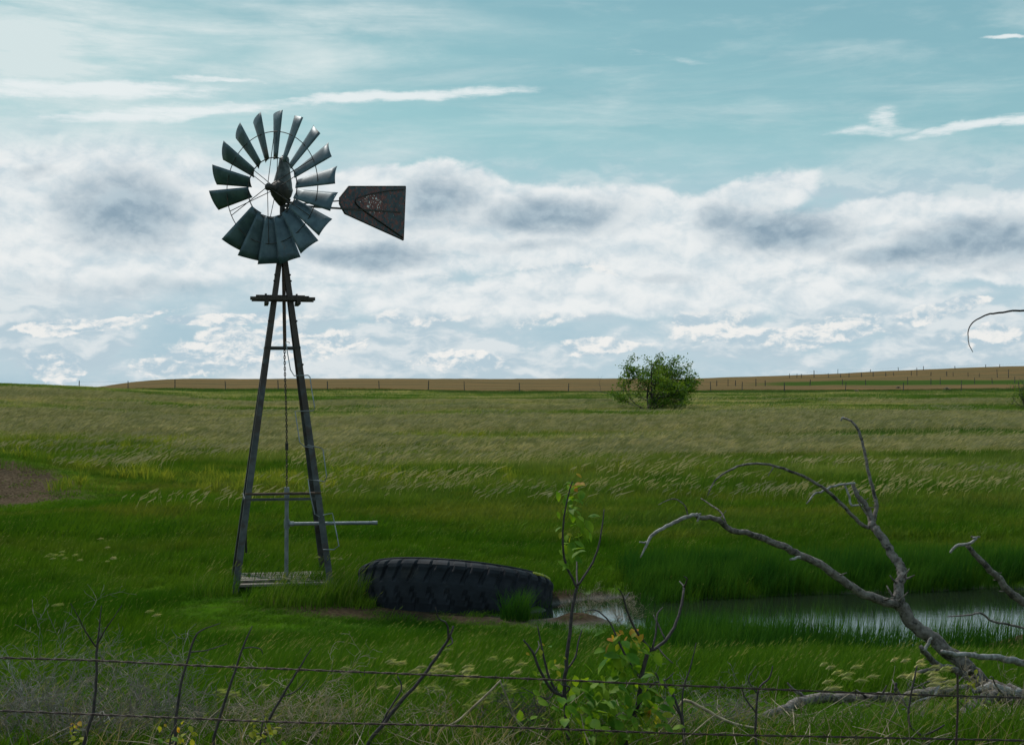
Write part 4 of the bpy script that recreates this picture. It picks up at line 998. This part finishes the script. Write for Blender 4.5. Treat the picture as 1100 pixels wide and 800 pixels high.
twigs('dark tangled brush at the feet of the leafy saplings', 610, 805, 150, 80, 6, 'bark', 26, 7.0, flat=.3)
twigs('grey brown brush between the forked sapling and the log', 750, 805, 140, 85, 7, 'twig', 36, 7.2, flat=.3)
twigs('dry tan brush below the middle of the log', 880, 805, 160, 58, 8, 'dry_twig', 40, 7.4, flat=.6)
twigs('dry tan stalks leaning over the roots at the bottom right', 1075, 805, 90, 110, 9, 'dry_twig', 6, 7.6, .1)
twigs('tangled grey brush in the bottom right corner under the dead tree', 1000, 808, 150, 62, 10, 'twig', 26, 7.6, flat=.5)
twigs('pale dead weed stalks rising from the wet mud right of the tire', 630, 660, 60, 26, 17, 'dry_twig', 16, 20.6)
twigs('pale brown dead weeds standing at the muddy edge of the pond', 668, 668, 60, 34, 11, 'dry_twig', 14, 20.2)
# litter of dead stems
mb = MB(); rr = random.Random(12)
for i in range(900):
    px = rr.uniform(-60, 1160); py = rr.uniform(778, 830) if rr.random() < .8 else rr.uniform(765, 800)
    c = Gh(px, py, .05, 5.5); a = rr.uniform(0, 6.28); L = rr.uniform(.1, .4)
    e = rr.uniform(-.1, .5); dr = Vector((math.cos(a), math.sin(a) * .6, e))
    c.z += .02 + rr.random() * .08
    p = [c]; 
    for q in range(3): dr = (dr + Vector((rr.gauss(0, .25), rr.gauss(0, .25), rr.gauss(-.05, .2)))).normalized(); p.append(p[-1] + dr * L / 3)
    mb.tube(p, [rr.uniform(.0015, .003)] * 3 + [.001], 4, False)
tag(mb.build('dry_stem_litter', M['dry_twig']), 'tangled dry stems littering the ground along the wire', 'plant litter', kind='stuff')

# ------------------------------------------------------------------ barbed wire fence in front
FD = 5.6
bf = empty('barbed_wire_fence', (0, FD, Hs(0, FD)), 'rusty two strand barbed wire fence crossing the foreground', 'fence')
def wirestrand(rows):
    s = spline([(*(P(px, py, FD) - bf.location), 1) for px, py in rows], 40)
    pts = [Vector(q[:3]) for q in s]; mb = MB()
    # resample densely for the twist
    L = [0]
    for i in range(1, len(pts)): L.append(L[-1] + (pts[i] - pts[i - 1]).length)
    n = int(L[-1] / .012); xs = np.linspace(0, L[-1], n); A3 = np.array([[*p] for p in pts]); Q = np.stack([np.interp(xs, L, A3[:, j]) for j in range(3)], -1)
    for ph in (0, math.pi):
        mb.tube([Vector(q) + Vector((0, math.cos(i * .55 + ph), math.sin(i * .55 + ph))) * .0026 for i, q in enumerate(Q)], .0024, 5)
    rr = random.Random(int(rows[0][1])); s_ = .15
    for t in np.arange(.07, L[-1], .13):
        c = Vector([float(np.interp(t, L, A3[:, j])) for j in range(3)])
        for k in range(2):
            a = rr.uniform(0, 3.14); dv = Vector((rr.uniform(-.3, .3), math.cos(a), math.sin(a))) * .013
            mb.tube([c - dv, c + dv], .0013, 4)
    return mb.build('wire', M['wire'], bf)
wirestrand([(-260, 694), (-100, 701), (0, 706), (100, 709), (200, 714), (300, 718), (450, 724), (600, 730), (689, 734), (830, 740), (957, 745), (1100, 749), (1220, 752), (1360, 752)])
wirestrand([(-260, 752), (-100, 760), (0, 763), (100, 767), (200, 771), (300, 775), (450, 778), (580, 782), (750, 788), (900, 791), (1100, 795), (1220, 797), (1360, 797)])
for px in (-260, 1360):
    q = P(px, 700, FD); z0 = Hs(q.x, FD) - bf.location.z
    MB().tube([(q.x, .045, z0 - .4), (q.x + .01, .045, z0 + .5), (q.x, .05, z0 + 1.15)], [.045, .042, .04], 9).build('post', M['post_wood'], bf)
for (a, b) in (((1028.6, 722), (1027.0, 800)),):
    p, q = P(*a, FD + .02) - bf.location, P(*b, FD + .02) - bf.location
    MB().tube([p, (p + q) / 2 + Vector((.004, 0, 0)), q], .0045, 6).build('stay', M['wire'], bf)

# ------------------------------------------------------------------ sky
SUN_AZ, SUN_EL = R(-38), R(52)          # azimuth measured from +Y towards +X
w = bpy.data.worlds.new('World'); scene.world = w; w.use_nodes = True; w.node_tree.nodes.clear()
nt = NT(w.node_tree)
sky = nt.node('ShaderNodeTexSky', sky_type='NISHITA'); sky.sun_disc = False
sky.sun_elevation = SUN_EL; sky.sun_rotation = SUN_AZ; sky.air_density = 1.0; sky.dust_density = .6; sky.ozone_density = 1.5; sky.altitude = 600
D = nt.vmath('NORMALIZE', E(nt, nt.node('ShaderNodeTexCoord').outputs['Generated']))
dx, dy, dz = nt.sep(D)
az = nt.math('ARCTAN2', dx, dy); el = nt.math('ARCSINE', dz)
U = az * F; V = el * F          # radians scaled to the photograph's focal length
def uv(px, py):
    r = raydir(px, py); return math.atan2(r.x, r.y) * F, math.atan2(r.z, math.hypot(r.x, r.y)) * F
wv = nt.vmath('MULTIPLY', D, (1, 1, 1.5))
warp = nt.node('ShaderNodeTexNoise'); nt.put(warp.inputs['Vector'], wv); warp.inputs['Scale'].default_value = 11; warp.inputs['Detail'].default_value = 6; warp.inputs['Roughness'].default_value = .62
wc = nt.vmath('SUBTRACT', E(nt, warp.outputs['Color']), (.5, .5, .5)); wx, wy, _ = nt.sep(wc)
Uw, Vw = U + wx * 95, V + wy * 52
warp2 = nt.node('ShaderNodeTexNoise'); nt.put(warp2.inputs['Vector'], wv); warp2.inputs['Scale'].default_value = 34; warp2.inputs['Detail'].default_value = 5
wc2 = nt.vmath('SUBTRACT', E(nt, warp2.outputs['Color']), (.5, .5, .5)); vx, vy, _ = nt.sep(wc2)
Uf, Vf = U + vx * 50 + wx * 40, V + vy * 11 + wy * 14
def blob(px, py, rx, ry, rot=0., soft=(1.0, .0), fine=False, k=1.0):
    u0, v0 = uv(px, py); a, b = (Uf, Vf) if fine else (Uw, Vw)
    du, dv = a - u0, b - v0
    if rot:
        c, s = math.cos(R(rot)), math.sin(R(rot)); du, dv = du * c + dv * s, dv * c - du * s
    r = nt.vmath('LENGTH', nt.vec(du / rx, dv / ry, 0.))
    g = nt.sm(soft[0], soft[1], r)
    return g * k if k != 1 else g
def total(lst, f='max'):
    r = lst[0]
    for q in lst[1:]: r = r.max(q) if f == 'max' else r + q
    return r
elr = V / 400.                     # ~1 at the top of the frame
# clear sky, tinted towards the photograph's teal
clear = nt.mix(1.0, E(nt, sky.outputs[0]), nt.mix(nt.sm(.1, 1.0, elr), (1.00, .98, .86), (1.05, 1.42, .92)), 'MULTIPLY')
K = 10.0                            # cloud radiances are given for a background strength of 0.1
def C(r, g, b): return (r * K, g * K, b * K)
MIDT = C(.325, .565, .615); TEAL = C(.225, .435, .515); PALE = C(.40, .585, .68)
tn = (nt.noise(nt.vmath('MULTIPLY', D, (1, 1, 5)), 7, 6, .6) - .5) * .5
clear = nt.mix(.85, clear, nt.mix(nt.sm(.55, 1.15, elr + tn + az * .35), nt.mix(nt.sm(.0, .5, elr), PALE, MIDT), TEAL))
# thin high veil, streaked horizontally
nv = nt.noise(nt.vmath('MULTIPLY', D, (1, 1, 7)), 5, 7, .62, .4)
nv2 = nt.noise(nt.vmath('MULTIPLY', D, (1, 1, 4)), 16, 6, .6)
veil = total([blob(40, 60, 430, 150), blob(330, 6, 330, 40, -4), blob(120, 170, 450, 80)])
veil = veil * nt.sm(.22, .58, nv) * .92 + nt.sm(.46, .74, nv) * .45 + nt.sm(.48, .75, nv2) * .20
veil = veil * nt.sm(.30, .62, nt.noise(nt.vmath('MULTIPLY', D, (1, 1, 5)), 13, 8, .68), .62, 1.08)
veil = veil + blob(345, 62, 90, 24, 0, (1., 0.), True, .7) + blob(35, 60, 60, 30, 0, (1, .1), True, .5)
clear = nt.mix(veil.clamp(), clear, C(.66, .77, .78))
# streaks
stk = total([blob(90, 97, 200, 15, 2, (1, .2), True), blob(130, 126, 120, 9, 4, (1, .1), True), blob(205, 119, 150, 11, 5, (1, .1), True), blob(420, 105, 210, 9.5, 4, (1, .1), True, 1.15), blob(230, 86, 80, 4, 0, (1, .3), True, .7),
             blob(1085, 37, 42, 3.5, 0, (1, .2), True), blob(1045, 134, 110, 8, 6, (1, .1), True), blob(945, 128, 30, 26, 0, (1, .0), True, .7), blob(930, 140, 75, 10, 0, (1, .0), True, .6), blob(1100, 128, 40, 9, 8, (1, .2), True), blob(700, 60, 130, 6, -10, (1, .2), True, .25)])
clear = nt.mix(nt.sm(.0, 1.05, stk - (nt.noise(nt.vmath('MULTIPLY', D, (1, 1, 7)), 20, 10, .74) - .5) * 2.6) * nt.sm(0, .45, stk) * .95, clear, C(.80, .86, .87))
# cloud masses: fractal noise plus billows, shaded by their own relief (light from above left)
def cloudfield(scale, zst, rough, bil, off, warpk=.012):
    def f(v):
        v = nt.vmath('ADD', v, nt.vmath('SCALE', wc2, warpk * 1.3)); v = nt.vmath('MULTIPLY', v, (1, 1, zst))
        n = nt.noise(v, scale, 9, rough)
        vo = nt.node('ShaderNodeTexVoronoi', feature='F1', normalize=True); nt.put(vo.inputs['Vector'], v)
        vo.inputs['Scale'].default_value = scale * 1.7; vo.inputs['Detail'].default_value = 4; vo.inputs['Roughness'].default_value = .55
        return n * (1 - bil) + (1. - E(nt, vo.outputs['Distance'])) * bil
    a = f(D); b = f(nt.vmath('ADD', D, off)); return a, a - b
# low sky: rows of small cumulus with lit upper edges over pale blue
a1, r1 = cloudfield(10, 2.6, .58, .32, (-.004, 0, .006))
lowm = nt.sm(-.15, .03, elr) * nt.sm(.72, .42, elr)
la = nt.sm(.505, .60, a1 + wy * .1)
col = nt.mix(lowm * .75, clear, nt.mix(nt.sm(.42, .56, a1), C(.40, .555, .65), C(.50, .625, .70)))
col = nt.mix(la * lowm * .75, col, nt.mix(nt.sm(-.040, .065, r1), C(.47, .59, .665), C(.78, .815, .825)))
a2, r2 = cloudfield(19, 1.9, .62, .38, (-.0022, 0, .0032))
wisps = total([blob(50, 398, 50, 26, 0, (1, .2)), blob(90, 350, 150, 11, 6), blob(240, 345, 140, 12, 4, (1, 0), True), blob(290, 372, 150, 30, 6), blob(200, 395, 90, 20), blob(620, 290, 120, 15, 2), blob(470, 335, 140, 18, 6), blob(690, 325, 210, 20, 8), blob(770, 345, 90, 26, 14), blob(880, 350, 120, 26, 8), blob(500, 385, 100, 18, 0), blob(990, 330, 90, 15, 10), blob(1060, 360, 60, 24), blob(640, 375, 90, 16)])
wa = nt.sm(.67, .75, a2 + wisps * .34) * nt.sm(0, .2, wisps)
col = nt.mix(wa * .92, col, nt.mix(nt.sm(-.040, .055, r2), C(.46, .59, .67), C(.88, .875, .85)))
# the bright main bank, then its grey undersides
bank = total([blob(60, 230, 420, 110, 0, (1.1, .1)), blob(640, 318, 620, 40, 0, (1, .1), False, .75), blob(60, 220, 330, 75, 0, (1, .3)), blob(290, 250, 330, 85, 0, (1, .3)), blob(440, 215, 160, 48, 0, (1, .45)), blob(600, 245, 210, 62, 0, (1, .4)), blob(800, 220, 120, 40, 18, (1, .2)), blob(760, 262, 190, 62, 0, (1, .4)), blob(985, 250, 150, 50, 0, (1, .5)), blob(1110, 258, 130, 60, 0, (1, .5)), blob(1000, 288, 300, 24, 0, (1, .1), False, .7), blob(500, 284, 500, 28, 0, (1, .0), False, .7)])
ab, rb_ = cloudfield(15, 1.6, .60, .42, (-.0030, 0, .0065))
soft_left = nt.sm(-.12, -.30, az)
bank_a = nt.mix(soft_left, nt.vec(nt.sm(.26, .66, bank + (ab - .55) * 1.7), 0, 0), nt.vec(nt.sm(.0, .7, bank + (ab - .55) * .8), 0, 0)); bank_a = nt.sep(bank_a)[0]
bankc = nt.mix(nt.sm(-.16, .09, rb_), C(.53, .645, .71), C(.84, .868, .87))
col = nt.mix(bank_a * .96, col, bankc)
grey = total([blob(135, 228, 130, 68, 0, (1, .0), False, .95), blob(31, 186, 34, 16, 0, (1, 0), False, .5), blob(470, 216, 105, 44, 0, (1, .0), False, 1.), blob(405, 273, 150, 26, 0, (1, .0), False, .9), blob(590, 234, 135, 42, 0, (1, .0), False, 1.), blob(470, 240, 220, 40, 0, (1, .0), False, .45), blob(776, 236, 50, 32, 0, (1, .1), False, .75), blob(840, 247, 135, 42, 0, (1, .0), False, 1.), blob(965, 270, 110, 26, 0, (1, .0), False, .9), blob(1050, 262, 160, 44, 0, (1, .0), False, 1.), blob(720, 300, 80, 14, 0, (1, 0), False, .4), blob(150, 310, 230, 26, 0, (1, 0), False, .4), blob(560, 268, 130, 16, 0, (1, 0), False, .5)])
ga = nt.sm(.08, 1.0, grey + (ab - .55) * .9) * nt.sm(0., .3, grey)
col = nt.mix(ga * .95, col, nt.mix(nt.sm(-.10, .10, rb_), C(.235, .34, .43), C(.44, .55, .62)))
# away from the photographed sector: an ordinary broken cloud deck
oth = nt.sm(.46, .66, nt.noise(nt.vmath('MULTIPLY', D, (1, 1, 2.2)), 3.5, 7, .6, .2))
side = nt.sm(.5, .8, nt.math('ABSOLUTE', az)).max(nt.sm(1.15, 1.7, elr))
col = nt.mix(side * oth * .85, col, C(.66, .72, .76))
col = nt.mix(nt.sm(0., -.08, dz), col, C(.10, .13, .07))
bg = nt.node('ShaderNodeBackground'); nt.put(bg.inputs[0], col); bg.inputs[1].default_value = .1
wo = nt.node('ShaderNodeOutputWorld'); nt.l.new(bg.outputs[0], wo.inputs[0])
w.cycles.sampling_method = 'MANUAL'; w.cycles.sample_map_resolution = 512

sl = bpy.data.lights.new('sun', 'SUN'); sl.energy = 3.0; sl.angle = R(4); sl.color = (1, .95, .88)
so = link(bpy.data.objects.new('sun', sl))
sd = Vector((math.sin(SUN_AZ) * math.cos(SUN_EL), math.cos(SUN_AZ) * math.cos(SUN_EL), math.sin(SUN_EL)))
so.rotation_euler = sd.to_track_quat('Z', 'Y').to_euler()

# ------------------------------------------------------------------ camera and render
cam = bpy.data.cameras.new('camera'); cam.sensor_width = 36; cam.lens = 36 * F / 1100; cam.clip_end = 5000; cam.clip_start = .1
co = link(bpy.data.objects.new('camera', cam)); co.location = (0, 0, CAMZ); co.rotation_euler = (R(90) + PITCH, 0, 0)
scene.camera = co
vs_ = scene.view_settings; vs_.view_transform = 'Standard'; vs_.look = 'None'; vs_.exposure = 0; vs_.gamma = 1
scene.render.engine = 'CYCLES'; scene.cycles.use_denoising = True
scene.cycles.max_bounces = 6; scene.cycles.diffuse_bounces = 3; scene.cycles.glossy_bounces = 3; scene.cycles.transmission_bounces = 4; scene.cycles.caustics_reflective = False; scene.cycles.caustics_refractive = False
scene.cycles.use_adaptive_sampling = True; scene.cycles.adaptive_threshold = .02
